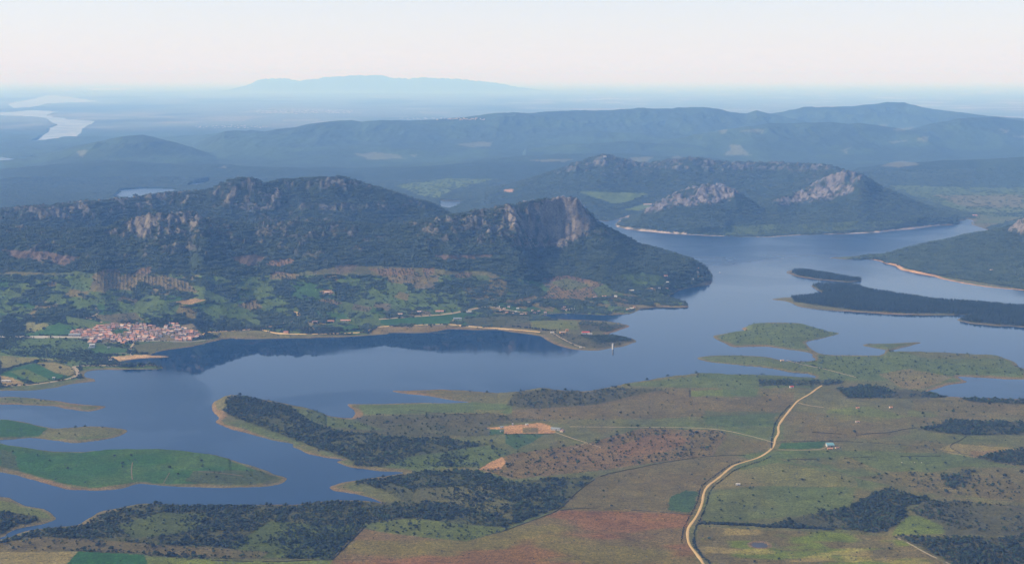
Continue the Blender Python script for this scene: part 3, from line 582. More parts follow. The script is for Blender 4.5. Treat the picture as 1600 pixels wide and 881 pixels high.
def terrain_mat(nt, out):
    p = N(nt, 'ShaderNodeBsdfPrincipled'); p.inputs['Roughness'].default_value = .95; p.inputs['Specular IOR Level'].default_value = .08
    at = N(nt, 'ShaderNodeAttribute', attribute_name='Col'); af = N(nt, 'ShaderNodeAttribute', attribute_name='forest')
    g = N(nt, 'ShaderNodeNewGeometry')
    def noise(scale, det=4, ro=.6):
        n = N(nt, 'ShaderNodeTexNoise'); n.inputs['Scale'].default_value = scale; n.inputs['Detail'].default_value = det; n.inputs['Roughness'].default_value = ro
        nt.links.new(g.outputs['Position'], n.inputs['Vector']); return n.outputs['Fac']
    def rng_(s, a, b, lo=.3, hi=.7):
        m = N(nt, 'ShaderNodeMapRange'); m.inputs['From Min'].default_value = lo; m.inputs['From Max'].default_value = hi
        m.inputs['To Min'].default_value = a; m.inputs['To Max'].default_value = b; nt.links.new(s, m.inputs['Value']); return m.outputs[0]
    def math_(op, a, b):
        m = N(nt, 'ShaderNodeMath', operation=op)
        for i, v in enumerate((a, b)):
            if isinstance(v, (int, float)): m.inputs[i].default_value = v
            else: nt.links.new(v, m.inputs[i])
        return m.outputs[0]
    n1, n2, n3 = noise(.16, 5, .7), noise(.022, 4), noise(.0035, 3)
    k = math_('MULTIPLY', math_('MULTIPLY', rng_(n1, .5, 1.5), rng_(n2, .82, 1.18)), rng_(n3, .88, 1.12))
    mp = N(nt, 'ShaderNodeVectorMath', operation='MULTIPLY'); mp.inputs[1].default_value = (.022, .26, .1); nt.links.new(g.outputs['Position'], mp.inputs[0])
    ns = N(nt, 'ShaderNodeTexNoise'); ns.inputs['Scale'].default_value = 1; ns.inputs['Detail'].default_value = 4; ns.inputs['Distortion'].default_value = .6; nt.links.new(mp.outputs[0], ns.inputs['Vector'])
    k = math_('MULTIPLY', k, rng_(ns.outputs['Fac'], .78, 1.22))
    # scrub flecks: small dark tufts
    fl = rng_(noise(.30, 4, .7), 1.12, .45, .46, .64)
    k = math_('MULTIPLY', k, fl)
    nf = rng_(noise(.045, 5, .75), .45, 1.5)
    mixf = N(nt, 'ShaderNodeMix'); mixf.data_type = 'FLOAT'; mixf.inputs['A'].default_value = 1.0
    nt.links.new(af.outputs['Fac'], mixf.inputs['Factor']); nt.links.new(nf, mixf.inputs['B'])
    k = math_('MULTIPLY', k, mixf.outputs[0])
    vm = N(nt, 'ShaderNodeVectorMath', operation='SCALE'); nt.links.new(at.outputs['Color'], vm.inputs[0]); nt.links.new(k, vm.inputs['Scale'])
    nt.links.new(vm.outputs[0], p.inputs['Base Color'])
    bp = N(nt, 'ShaderNodeBump'); bp.inputs['Strength'].default_value = .55; bp.inputs['Distance'].default_value = 6
    hgt = math_('ADD', math_('MULTIPLY', n1, .35), math_('MULTIPLY', noise(.05, 5, .7), math_('ADD', math_('MULTIPLY', af.outputs['Fac'], 2.2), .4)))
    nt.links.new(hgt, bp.inputs['Height']); nt.links.new(bp.outputs[0], p.inputs['Normal'])
    nt.links.new(p.outputs[0], out.inputs[0])
M_TER = mat('terrain', terrain_mat)
def water_mat(nt, out):
    p = N(nt, 'ShaderNodeBsdfPrincipled'); p.inputs['Base Color'].default_value = (.003, .022, .060, 1); p.inputs['IOR'].default_value = 1.33
    p.inputs['Roughness'].default_value = .03
    g = N(nt, 'ShaderNodeNewGeometry')
    n = N(nt, 'ShaderNodeTexNoise'); n.inputs['Scale'].default_value = .12; n.inputs['Detail'].default_value = 4
    nt.links.new(g.outputs['Position'], n.inputs['Vector'])
    n2 = N(nt, 'ShaderNodeTexNoise'); n2.inputs['Scale'].default_value = .0016; n2.inputs['Detail'].default_value = 3; n2.inputs['Distortion'].default_value = 1.2
    nt.links.new(g.outputs['Position'], n2.inputs['Vector'])
    mr = N(nt, 'ShaderNodeMapRange'); mr.inputs['From Min'].default_value = .47; mr.inputs['From Max'].default_value = .56
    mr.inputs['To Min'].default_value = .02; mr.inputs['To Max'].default_value = .07; nt.links.new(n2.outputs['Fac'], mr.inputs['Value'])
    sx = N(nt, 'ShaderNodeSeparateXYZ'); nt.links.new(g.outputs['Position'], sx.inputs[0])
    mw = N(nt, 'ShaderNodeMapRange'); mw.inputs['From Min'].default_value = 5600; mw.inputs['From Max'].default_value = 7200; mw.inputs['To Min'].default_value = .05; mw.inputs['To Max'].default_value = .9
    nt.links.new(sx.outputs['Y'], mw.inputs['Value'])
    # wind on the open far bay
    mq = N(nt, 'ShaderNodeMapRange'); mq.inputs['From Min'].default_value = 5500; mq.inputs['From Max'].default_value = 7300; mq.inputs['To Min'].default_value = 0; mq.inputs['To Max'].default_value = .26
    mf = N(nt, 'ShaderNodeMapRange'); mf.inputs['From Min'].default_value = 12000; mf.inputs['From Max'].default_value = 22000; mf.inputs['To Min'].default_value = 1; mf.inputs['To Max'].default_value = .62
    nt.links.new(sx.outputs['Y'], mf.inputs['Value']); mg = N(nt, 'ShaderNodeMath', operation='MULTIPLY')
    nt.links.new(sx.outputs['Y'], mq.inputs['Value'])
    cl = N(nt, 'ShaderNodeMapRange'); cl.inputs['From Min'].default_value = 4450; cl.inputs['From Max'].default_value = 4000; cl.inputs['To Min'].default_value = 0; cl.inputs['To Max'].default_value = 2.2
    nt.links.new(sx.outputs['Y'], cl.inputs['Value']); pm = N(nt, 'ShaderNodeMath', operation='MULTIPLY_ADD'); nt.links.new(mr.outputs[0], pm.inputs[0]); nt.links.new(cl.outputs[0], pm.inputs[1]); nt.links.new(mr.outputs[0], pm.inputs[2])
    aq = N(nt, 'ShaderNodeMath', operation='ADD'); nt.links.new(pm.outputs[0], aq.inputs[0]); nt.links.new(mq.outputs[0], mg.inputs[0]); nt.links.new(mf.outputs[0], mg.inputs[1]); nt.links.new(mg.outputs[0], aq.inputs[1]); nt.links.new(aq.outputs[0], p.inputs['Roughness'])
    b = N(nt, 'ShaderNodeBump'); b.inputs['Distance'].default_value = .25; nt.links.new(mw.outputs[0], b.inputs['Strength'])
    nt.links.new(n.outputs['Fac'], b.inputs['Height']); nt.links.new(b.outputs[0], p.inputs['Normal'])
    nt.links.new(p.outputs[0], out.inputs[0])
M_WATER = mat('lake_water', water_mat)
def pond_mat(nt, out):
    p = N(nt, 'ShaderNodeBsdfPrincipled'); p.inputs['Base Color'].default_value = (.045, .042, .040, 1); p.inputs['Roughness'].default_value = .35; p.inputs['IOR'].default_value = 1.33
    n = N(nt, 'ShaderNodeTexNoise'); n.inputs['Scale'].default_value = 2; b = N(nt, 'ShaderNodeBump'); b.inputs['Strength'].default_value = .2; b.inputs['Distance'].default_value = .1
    nt.links.new(n.outputs['Fac'], b.inputs['Height']); nt.links.new(b.outputs[0], p.inputs['Normal']); nt.links.new(p.outputs[0], out.inputs[0])
M_POND = mat('muddy_pond_water', pond_mat)

# ------------------------------------------------------------------ object helpers
def tag(o, label=None, cat=None, group=None, kind=None):
    if label: o['label'] = label
    if cat: o['category'] = cat
    if group: o['group'] = group
    if kind: o['kind'] = kind
    return o
def mesh_obj(name, verts, faces, material, parent=None, smooth=False):
    me = bpy.data.meshes.new(name); me.from_pydata([tuple(map(float, v)) for v in verts], [], [tuple(map(int, f)) for f in faces]); me.validate()
    if smooth: me.shade_smooth()
    for m in (material if isinstance(material, (list, tuple)) else [material]): me.materials.append(m)
    o = bpy.data.objects.new(name, me); C.objects.link(o)
    if parent: o.parent = parent
    return o
def empty(name, loc, rz=0, s=1):
    o = bpy.data.objects.new(name, None); C.objects.link(o); o.location = loc; o.rotation_euler = (0, 0, rz); o.scale = (s, s, s); return o

# ------------------------------------------------------------------ terrain meshes
ZG = Z.reshape(NR, NC); XG = X.reshape(NR, NC); YG = Y.reshape(NR, NC)
P = np.stack([XG, YG, ZG], 2)
dU = np.zeros_like(P); dV = np.zeros_like(P)
dU[:, 1:-1] = P[:, 2:] - P[:, :-2]; dU[:, 0] = P[:, 1] - P[:, 0]; dU[:, -1] = P[:, -1] - P[:, -2]
dV[1:-1] = P[2:] - P[:-2]; dV[0] = P[1] - P[0]; dV[-1] = P[-1] - P[-2]
NRM = np.cross(dU, dV); NRM /= np.linalg.norm(NRM, axis=2, keepdims=True); NRM = NRM.reshape(-1, 3)
NAMES = ['near_ground', 'lakeside_ground', 'rocky_hill', 'wooded_hill', 'wooded_hill_slope', 'mountain_ridge', 'distant_mountain', 'plain']
reg2 = REG.astype(int)
code = np.zeros(len(X), int)
code[:] = reg2                     # 0 mainland, 1.. islets
mn = (REG == 0) | (REG < 0)
code[mn] = 20
code[mn & (Y > 12000)] = 25
code[mn & (FEAT > 25) & (GRP == 0)] = 21
code[mn & (FEAT > 25) & (GRP == 1)] = 22
code[mn & (FEAT > 25) & (GRP == 3)] = 23
code[mn & (FEAT > 25) & (GRP == 4)] = 24
code[mn & (FEAT > 60) & (GRP == 5)] = 26
cg = code.reshape(NR, NC); keep = (ZG > -3.9)
fk = keep[:-1, :-1] | keep[1:, :-1] | keep[:-1, 1:] | keep[1:, 1:]
fc = cg[:-1, :-1]
def terrain_obj(name, codeval):
    sel = fk & (fc == codeval)
    r, c = np.nonzero(sel)
    if not len(r): return None
    q = np.stack([r * NC + c, r * NC + c + 1, (r + 1) * NC + c + 1, (r + 1) * NC + c], 1)
    used, inv = np.unique(q.ravel(), return_inverse=True)
    me = bpy.data.meshes.new(name)
    me.vertices.add(len(used)); me.vertices.foreach_set('co', P.reshape(-1, 3)[used].astype(np.float32).ravel())
    me.loops.add(q.size); me.loops.foreach_set('vertex_index', inv.astype(np.int32).ravel())
    me.polygons.add(len(q)); me.polygons.foreach_set('loop_start', np.arange(0, q.size, 4, dtype=np.int32))
    me.update(calc_edges=True)
    me.polygons.foreach_set('use_smooth', np.ones(len(q), bool))
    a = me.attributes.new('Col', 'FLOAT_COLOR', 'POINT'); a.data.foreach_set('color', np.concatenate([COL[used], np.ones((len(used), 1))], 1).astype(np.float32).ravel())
    a = me.attributes.new('forest', 'FLOAT', 'POINT'); a.data.foreach_set('value', FORESTW[used].astype(np.float32))
    me.normals_split_custom_set_from_vertices(NRM[used].astype(np.float32))
    me.materials.append(M_TER)
    o = bpy.data.objects.new(name, me); C.objects.link(o)
    return tag(o, kind='structure')
for k, (nm, *_r) in enumerate(ISLETS): terrain_obj(nm, k + 1)
for cv, nm in ((20, 'lakeside_ground'), (21, 'rocky_hill'), (22, 'wooded_hill'), (23, 'headland_hill'), (24, 'mountain_ridge'), (25, 'plain'), (26, 'distant_mountain')): terrain_obj(nm, cv)
wtr = mesh_obj('lake_water', [(-420000, -3000, 0), (420000, -3000, 0), (420000, 599000, 0), (-420000, 599000, 0)], [(0, 1, 2, 3)], M_WATER); tag(wtr, kind='structure')
# ------------------------------------------------------------------ roads and tracks (ribbons laid on the ground)
M_DIRT = simple('pale_dirt', tuple(L(214,178,118) * .72), .95, .16, .15)
M_TRACK = simple('grey_track', tuple(L(176,156,120) * .6), .95, .2, .15)
M_TRACKDARK = simple('brown_track', tuple(L(128,110,86) * .6), .95, .25, .12)
M_ASPH = simple('pale_asphalt', tuple(L(190,180,160) * .6), .9, .1, .1)
def path_points(pts, step=7.0):
    a = np.array(pts, float)
    # round the corners of the traced line
    for _ in range(2):
        q = np.empty((2 * len(a) - 2, 2)); q[0::2] = a[:-1] * .75 + a[1:] * .25; q[1::2] = a[:-1] * .25 + a[1:] * .75
        a = np.vstack([a[:1], q, a[-1:]])
    x, y, z = on_ground(a[:, 0], a[:, 1])
    d = np.concatenate([[0], np.cumsum(np.hypot(np.diff(x), np.diff(y)))])
    n = max(2, int(d[-1] / step)); s = np.linspace(0, d[-1], n)
    return np.interp(s, d, x), np.interp(s, d, y), s
def ribbon(name, pts, width, m, lift=.35, label=None):
    x, y, s = path_points(pts)
    if y.mean() > 3900: lift += .8
    w = width * (1 + .18 * vn(s / 30, s * 0 + len(pts), 5)) / 2
    tx, ty = np.gradient(x), np.gradient(y); l = np.hypot(tx, ty) + 1e-9; nx, ny = -ty / l, tx / l
    V = []; K = 5
    for k in range(K):
        o = (k / (K - 1) * 2 - 1) * w * (1.0 + (.12 * vn(s / 9, s * 0 + k, 9) if k in (0, K - 1) else 0))
        xx, yy = x + nx * o, y + ny * o
        zz = height_at(xx, yy) + lift + (-.5 if k in (0, K - 1) else 0)
        V.append(np.stack([xx, yy, zz], 1))
    V = np.stack(V, 1).reshape(-1, 3); F_ = []
    for i in range(len(x) - 1):
        for k in range(K - 1): F_.append((i * K + k, i * K + k + 1, (i + 1) * K + k + 1, (i + 1) * K + k))
    o = mesh_obj(name, V, F_, m, smooth=True); return tag(o, kind='structure')
MAINROAD = [(1125,925),(1100,881),(1087.5,863.5),(1077,851),(1074,838.5),(1075,823.5),(1085,811),(1091,801),(1097.5,786),(1099,771),(1105,758.5),(1122,747),(1137,733.5),(1147,726),(1167,720),(1185,715),(1200,706),(1210,696),(1211,685),(1217,677),(1216,669),(1217,662.5),(1230,645),(1240,633),(1247,625),(1266,615),(1276,607),(1284,602)]
ribbon('dirt_road', MAINROAD, 6.0, M_DIRT, .5)
for nm, p, w, m in (
 ('dirt_track', [(890,666),(925,666.5),(1000,667),(1075,667.5),(1120,670),(1150,675),(1200,688),(1211,692)], 4.0, M_TRACK),
 ('dirt_track', [(868,675),(890,683),(916,691),(940,699)], 3.6, M_TRACK), ('dirt_track', [(916,691),(892,702)], 3.0, M_TRACK),
 ('dirt_track', [(1215,702),(1250,703),(1280,702),(1292,698)], 5, M_TRACK),
 ('dirt_track', [(1220,717),(1265,727),(1325,742),(1425,765),(1500,778.5),(1600,796),(1640,804)], 3.0, M_TRACKDARK),
 ('dirt_track', [(1247,629),(1262,633),(1287,636)], 4, M_TRACK),
 ('dirt_track', [(1135,681),(1122,693),(1112,712)], 3, M_TRACKDARK),
 ('dirt_track', [(1225,561),(1250,569),(1287,576),(1317,584),(1340,590)], 5, M_TRACK),
 ('dirt_track', [(207,722),(205,735),(207,749)], 3, M_TRACKDARK), ('dirt_track', [(265,738),(255,755)], 2.6, M_TRACKDARK),
 ('dirt_track', [(310,736),(340,738),(380,743)], 3, M_TRACKDARK),
 ('lake_road', [(-40,604),(0,602.5),(45,602),(92,595),(115,590),(123,584),(119,577),(112,572),(150,571),(188,571),(188,565)], 13, M_TRACK),
 ('village_road', [(-60,526),(0,526),(60,526.5),(107,526.5),(142,527),(165,529)], 22, M_ASPH),
 ('village_street', [(165,529),(190,532),(215,534),(250,532),(275,534),(300,534),(330,530)], 9, M_ASPH),
 ('village_street', [(143,527),(150,516),(160,510),(172,507),(210,507)], 8, M_DIRT), ('village_street', [(160,504),(152,500),(135,497)], 8, M_TRACK),
 ('village_road', [(135,497),(148,493),(154,489),(150,481)], 8, M_TRACK),
 ('shore_track', [(190,558),(205,557),(205,549),(203,545),(209,537),(211,533)], 8, M_TRACK),
 ('shore_track', [(172,558),(160,560),(165,553),(190,552),(215,551)], 6, M_TRACK),
 ('hill_road', [(313,527),(322,519),(345,518),(362,517),(400,514),(437,507.5),(457,501),(468,495),(466,488),(452,487)], 15, M_DIRT),
 ('lake_road', [(405,514),(420,518),(432,521),(475,522.5),(532,521),(575,519),(580,512),(600,510),(625,509),(700,506),(732,510),(795,514),(845,519)], 12, M_DIRT),
 ('farm_road', [(592,499),(650,494.5),(700,491),(725,486),(750,480.5),(770,479),(797,486),(840,490)], 12, M_TRACK),
 ('farm_road', [(704,506),(708,500),(712,497)], 7, M_TRACK),
 ('shore_track', [(862,519),(880,530),(900,540),(915,543)], 5, M_TRACK)): ribbon(nm, p, w, m)

# ------------------------------------------------------------------ field walls and hedges
M_WALL = simple('field_wall_stone', tuple(L(92,86,68) * .5), .95, .35, .6)
M_WALLPALE = simple('pale_wall_stone', tuple(L(180,165,135) * .6), .95, .3, .6)
M_LEAFD = simple('hedge_leaves', (.014, .019, .010), .9, .4, .5)
def field_wall(pts, label, w=1.2, h=1.4, m=None, gappy=.0, group=None):
    x, y, s = path_points(pts, 3.0)
    tx, ty = np.gradient(x), np.gradient(y); l = np.hypot(tx, ty) + 1e-9; nx, ny = -ty / l, tx / l
    V = []; F_ = []; seed = int(abs(pts[0][0]))
    hh = h * (1 + .35 * vn(s / 3.1, s * 0, seed)); ww = w * (1 + .3 * vn(s / 4, s * 0 + 9, seed)) / 2
    z = height_at(x, y)
    for k, (o, t) in enumerate(((-1, -.4), (-.8, 1), (.8, 1), (1, -.4))):
        V.append(np.stack([x + nx * ww * o, y + ny * ww * o, z + np.where(t > 0, hh, t)], 1))
    V = np.stack(V, 1).reshape(-1, 3); g = vn(s / 26, s * 0 + 4, seed + 3)
    for i in range(len(x) - 1):
        if g[i] < gappy - 1: continue
        for k in range(3): F_.append((i * 4 + k, i * 4 + k + 1, (i + 1) * 4 + k + 1, (i + 1) * 4 + k))
    o = mesh_obj('field_wall', V, F_, m or M_WALL); tag(o, label, 'wall', group); return o
field_wall([(568,825),(555,838),(538,855),(520,873)], 'dark stone field wall slanting down the left side of the big brown field')
field_wall([(785,830),(837,811),(875,797),(895,773),(935,743),(975,735),(1037,722),(1107,712),(1165,711)], 'long field wall between the dark wood and the brown fields left of the dirt road', gappy=.45)
field_wall([(875,797),(912,793),(960,795),(1025,799),(1078,804)], 'broken field wall crossing between the upper brown field and the reddish field', gappy=.6)
field_wall([(1222,718),(1300,717),(1360,713),(1415,713),(1470,712)], 'thin dark wall running across the pasture below the blue-roofed farm', gappy=.5)
field_wall([(1337,680),(1360,677),(1390,676),(1412,670),(1435,668)], 'dark field wall climbing towards the wood above the straw field')
field_wall([(1232,674),(1270,675),(1330,679)], 'thin wall across the brown pasture above the blue-roofed farm', gappy=.5)
field_wall([(0,578),(20,572),(45,566),(82,565),(108,571),(119,579),(112,588),(60,598),(40,601)], 'dark wall ringing the green crop fields at the left edge')
field_wall([(1218,690),(1290,689),(1340,690),(1440,697),(1500,709),(1560,717)], 'field wall running right from the green plot behind the blue-roofed farm', gappy=.4)
field_wall([(1500,890),(1485,881),(1450,866),(1420,848),(1400,840)], 'curved pale wall along the edge of the bottom right wood', m=M_WALLPALE, gappy=.5)
field_wall([(1500,707),(1480,697),(1500,688),(1510,681)], 'short dark wall between the straw field and the wood above it')
field_wall([(1077,608),(1077,621)], 'short dark wall at the left end of the yellow-green plot', h=3)
field_wall([(600,511),(625,510.5),(700,507.5),(732,511.5),(795,515.5)], 'pale broken wall along the lakeside road by the green fields', w=2, h=1.6, m=M_WALLPALE, gappy=.7)
field_wall([(640,640),(700,648),(760,646),(800,647),(832,652)], 'thin dark line of wall above the farmyard clearing', gappy=.7)
field_wall([(788,678.2),(845,677.6),(866,677.2)], 'straight wall along the front of the orange farmyard')
field_wall([(520,873),(480,875),(420,878),(330,875)], 'low wall along the bottom of the left wood', gappy=.4)

# ------------------------------------------------------------------ trees
def leaf_mat(name, c1, c2):
    def b(nt, out):
        p = N(nt, 'ShaderNodeBsdfPrincipled'); p.inputs['Roughness'].default_value = .8; p.inputs['Specular IOR Level'].default_value = .15
        oi = N(nt, 'ShaderNodeObjectInfo'); g = N(nt, 'ShaderNodeNewGeometry')
        no = N(nt, 'ShaderNodeTexNoise'); no.inputs['Scale'].default_value = .012; no.inputs['Detail'].default_value = 3
        nt.links.new(g.outputs['Position'], no.inputs['Vector'])
        ad = N(nt, 'ShaderNodeMath', operation='ADD'); nt.links.new(oi.outputs['Random'], ad.inputs[0])
        mr = N(nt, 'ShaderNodeMapRange'); mr.inputs['From Min'].default_value = .3; mr.inputs['From Max'].default_value = .7; mr.inputs['To Min'].default_value = -.5; mr.inputs['To Max'].default_value = .5
        nt.links.new(no.outputs['Fac'], mr.inputs['Value']); nt.links.new(mr.outputs[0], ad.inputs[1])
        n2 = N(nt, 'ShaderNodeTexNoise'); n2.inputs['Scale'].default_value = .8; nt.links.new(g.outputs['Position'], n2.inputs['Vector'])
        m3 = N(nt, 'ShaderNodeMapRange'); m3.inputs['From Min'].default_value = .35; m3.inputs['From Max'].default_value = .65; m3.inputs['To Min'].default_value = .7; m3.inputs['To Max'].default_value = 1.3
        nt.links.new(n2.outputs['Fac'], m3.inputs['Value'])
        mx = N(nt, 'ShaderNodeMix'); mx.data_type = 'RGBA'; mx.inputs['A'].default_value = (*c1, 1); mx.inputs['B'].default_value = (*c2, 1)
        nt.links.new(ad.outputs[0], mx.inputs['Factor'])
        vm = N(nt, 'ShaderNodeVectorMath', operation='SCALE'); nt.links.new(mx.outputs['Result'], vm.inputs[0]); nt.links.new(m3.outputs[0], vm.inputs['Scale'])
        nt.links.new(vm.outputs[0], p.inputs['Base Color']); nt.links.new(p.outputs[0], out.inputs[0])
    return mat(name, b)
M_OAK = leaf_mat('holm_oak_leaves', (.010, .015, .008), (.024, .032, .014))
M_GREENLEAF = leaf_mat('fresh_green_leaves', (.018, .032, .012), (.036, .055, .020))
M_PINE = leaf_mat('pine_needles', (.012, .020, .011), (.024, .034, .018))
M_SCRUB = leaf_mat('scrub_leaves', (.014, .016, .010), (.032, .032, .018))
M_FOREST = leaf_mat('mountain_forest_leaves', (.024, .036, .018), (.048, .066, .030))
M_BARK = simple('bark', (.06, .045, .032), .95, .2, 2)
ICO = None
def ico(sub):
    bm = bmesh.new(); bmesh.ops.create_icosphere(bm, subdivisions=sub, radius=1)
    v = np.array([x.co[:] for x in bm.verts]); f = [tuple(x.index for x in q.verts) for q in bm.faces]; bm.free(); return v, f
IC1, IC2 = ico(1), ico(2)
def lumps(spec, seed, sub=1, rough=.28):
    """crown built of broken leaf masses: (x, y, z, rx, rz)"""
    r = np.random.default_rng(seed); V = []; F_ = []; n = 0
    bv, bf = IC1 if sub == 1 else IC2
    for (cx, cy, cz, rx, rz) in spec:
        v = bv * (1 + r.uniform(-rough, rough, (len(bv), 1))) * np.array([rx, rx * r.uniform(.85, 1.15), rz]) + np.array([cx, cy, cz])
        V.append(v); F_ += [(a + n, b + n, c + n) for a, b, c in bf]; n += len(v)
    return np.vstack(V), F_
def leaf_cards(spec, seed, count, size):
    r = np.random.default_rng(seed); V = []; F_ = []
    for i in range(count):
        cx, cy, cz, rx, rz = spec[r.integers(len(spec))]
        d = r.normal(size=3); d /= np.linalg.norm(d); c = np.array([cx, cy, cz]) + d * np.array([rx, rx, rz]) * r.uniform(.9, 1.15)
        a = r.normal(size=3); a /= np.linalg.norm(a); b = np.cross(a, d); b /= np.linalg.norm(b) + 1e-6
        s = size * r.uniform(.6, 1.3); n = len(V)
        V += [c - a * s, c + b * s * .6, c + a * s, c - b * s * .6]; F_.append((n, n + 1, n + 2, n + 3))
    return np.array(V), F_
def trunk_geo(h, r0, limbs=3, seed=0):
    r = np.random.default_rng(seed); V = []; F_ = []
    def tube(p, q, ra, rb):
        n = len(V); d = np.array(q) - p; d = d / np.linalg.norm(d); a = np.cross(d, [.3, .9, .1]); a /= np.linalg.norm(a); b = np.cross(d, a)
        for (c, rr) in ((p, ra), (q, rb)):
            for k in range(6): t = k * math.pi / 3; V.append(np.array(c) + (a * math.cos(t) + b * math.sin(t)) * rr)
        for k in range(6): F_.append((n + k, n + (k + 1) % 6, n + 6 + (k + 1) % 6, n + 6 + k))
    tube(np.array([0, 0, -.8]), np.array([.1, 0, h]), r0, r0 * .7)
    for k in range(limbs):
        t = k * 2 * math.pi / limbs + r.uniform(0, 1); tube(np.array([.1, 0, h * .8]), np.array([math.cos(t) * h * .9, math.sin(t) * h * .9, h * 1.9]), r0 * .55, r0 * .2)
    return np.array(V), F_
def oak_spec(seed):
    r = np.random.default_rng(seed); s = [(0, 0, 4.2, 2.6, 2.0)]
    for k in range(5):
        t = k * 1.256 + r.uniform(-.4, .4); d = r.uniform(1.5, 2.3); s.append((math.cos(t) * d, math.sin(t) * d, r.uniform(3.0, 4.5), r.uniform(1.3, 2.0), r.uniform(1.1, 1.6)))
    return s
def pine_spec(seed):
    r = np.random.default_rng(seed); s = []
    for k in range(5): s.append((r.uniform(-.4, .4), r.uniform(-.4, .4), 3.5 + k * 2.3, 3.0 - k * .5, 1.9))
    return s
def tree_mesh(name, spec, seed, m, trunk=(2.4, .38), cards=0, sub=1):
    V, F_ = lumps(spec, seed, sub)
    if cards:
        v2, f2 = leaf_cards(spec, seed + 1, cards, .55); F_ = F_ + [tuple(i + len(V) for i in f) for f in f2]; V = np.vstack([V, v2])
    nl = len(F_)
    if trunk:
        v3, f3 = trunk_geo(*trunk, seed=seed); F_ = F_ + [tuple(i + len(V) for i in f) for f in f3]; V = np.vstack([V, v3])
    me = bpy.data.meshes.new(name); me.from_pydata([tuple(v) for v in V.tolist()], [], F_)
    me.materials.append(m); me.materials.append(M_BARK)
    me.polygons.foreach_set('material_index', np.array([0] * nl + [1] * (len(F_) - nl), dtype=np.int32)); me.update()
    return me
def clump_spec(seed, pine=False):
    r = np.random.default_rng(seed); s = []
    for k in range(11):
        t = r.uniform(0, 6.283); d = 13 * math.sqrt(r.uniform(0, 1)); q = r.uniform(2.6, 4.4)
        s.append((math.cos(t) * d, math.sin(t) * d, q * .75, q, q * .9))
    return s
VARIANTS = dict(
 oak=[tree_mesh('oak_%d' % i, oak_spec(i), 10 + i, M_OAK) for i in range(3)],
 green=[tree_mesh('greentree_%d' % i, oak_spec(30 + i), 40 + i, M_GREENLEAF) for i in range(2)],
 pine=[tree_mesh('pine_%d' % i, pine_spec(i), 20 + i, M_PINE, (4, .35)) for i in range(2)],
 hill=[tree_mesh('hilltree_%d' % i, oak_spec(70 + i), 80 + i, M_FOREST) for i in range(2)],
 shrub=[tree_mesh('shrub_%d' % i, [(0, 0, .7, 1.5, 1.0), (1.1, .4, .5, 1.0, .8), (-.8, .8, .5, .9, .7)], 50 + i, M_SCRUB, None) for i in range(2)],
 clump=[tree_mesh('clump_%d' % i, clump_spec(60 + i), 60 + i, M_FOREST, None) for i in range(4)])
def scatter(name, pts, zr, sc_, meshes, kind='stuff', label=None):
    """one object whose points carry copies of the tree shapes"""
    n = len(pts)
    which = rng.integers(len(meshes), size=n)
    for k, me in enumerate(meshes):
        s = which == k
        if not s.any(): continue
        pm = bpy.data.meshes.new(name); pm.vertices.add(int(s.sum())); pm.vertices.foreach_set('co', pts[s].astype(np.float32).ravel())
        a = pm.attributes.new('rz', 'FLOAT', 'POINT'); a.data.foreach_set('value', zr[s].astype(np.float32))
        a = pm.attributes.new('sc', 'FLOAT', 'POINT'); a.data.foreach_set('value', sc_[s].astype(np.float32))
        o = bpy.data.objects.new(name, pm); C.objects.link(o); tag(o, kind='stuff')
        src = bpy.data.objects.new(name + '_shape', me)
        ng = bpy.data.node_groups.new(name, 'GeometryNodeTree')
        ng.interface.new_socket('Geometry', in_out='INPUT', socket_type='NodeSocketGeometry'); ng.interface.new_socket('Geometry', in_out='OUTPUT', socket_type='NodeSocketGeometry')
        gi, go = ng.nodes.new('NodeGroupInput'), ng.nodes.new('NodeGroupOutput')
        ip = ng.nodes.new('GeometryNodeInstanceOnPoints'); ob = ng.nodes.new('GeometryNodeObjectInfo'); ob.inputs['Object'].default_value = src
        ob.inputs['As Instance'].default_value = True
        nr = ng.nodes.new('GeometryNodeInputNamedAttribute'); nr.data_type = 'FLOAT'; nr.inputs['Name'].default_value = 'rz'
        ns = ng.nodes.new('GeometryNodeInputNamedAttribute'); ns.data_type = 'FLOAT'; ns.inputs['Name'].default_value = 'sc'
        cx = ng.nodes.new('ShaderNodeCombineXYZ')
        ng.links.new(nr.outputs['Attribute'], cx.inputs['Z']); ng.links.new(gi.outputs[0], ip.inputs['Points']); ng.links.new(ob.outputs['Geometry'], ip.inputs['Instance'])
        ng.links.new(cx.outputs[0], ip.inputs['Rotation']); ng.links.new(ns.outputs['Attribute'], ip.inputs['Scale']); ng.links.new(ip.outputs[0], go.inputs[0])
        md = o.modifiers.new('instances', 'NODES'); md.node_group = ng
P3 = np.stack([X, Y, Z], 1).reshape(NR, NC, 3)
Dg = DEN.reshape(NR, NC)[:-1, :-1]; PXg = PX.reshape(NR, NC)[:-1, :-1]; PYg = PY.reshape(NR, NC)[:-1, :-1]; SDg = SD.reshape(NR, NC)[:-1, :-1]
e1 = P3[1:, :-1, :2] - P3[:-1, :-1, :2]; e2 = P3[:-1, 1:, :2] - P3[:-1, :-1, :2]
AREA = np.abs(e1[..., 0] * e2[..., 1] - e1[..., 1] * e2[..., 0])
Yg = YG[:-1, :-1]; REGg = REG.reshape(NR, NC)[:-1, :-1]; Zg = ZG[:-1, :-1]
INV = (PXg > -70) & (PXg < 1670) & (PYg > 100) & (PYg < 915) & (Zg > .6)
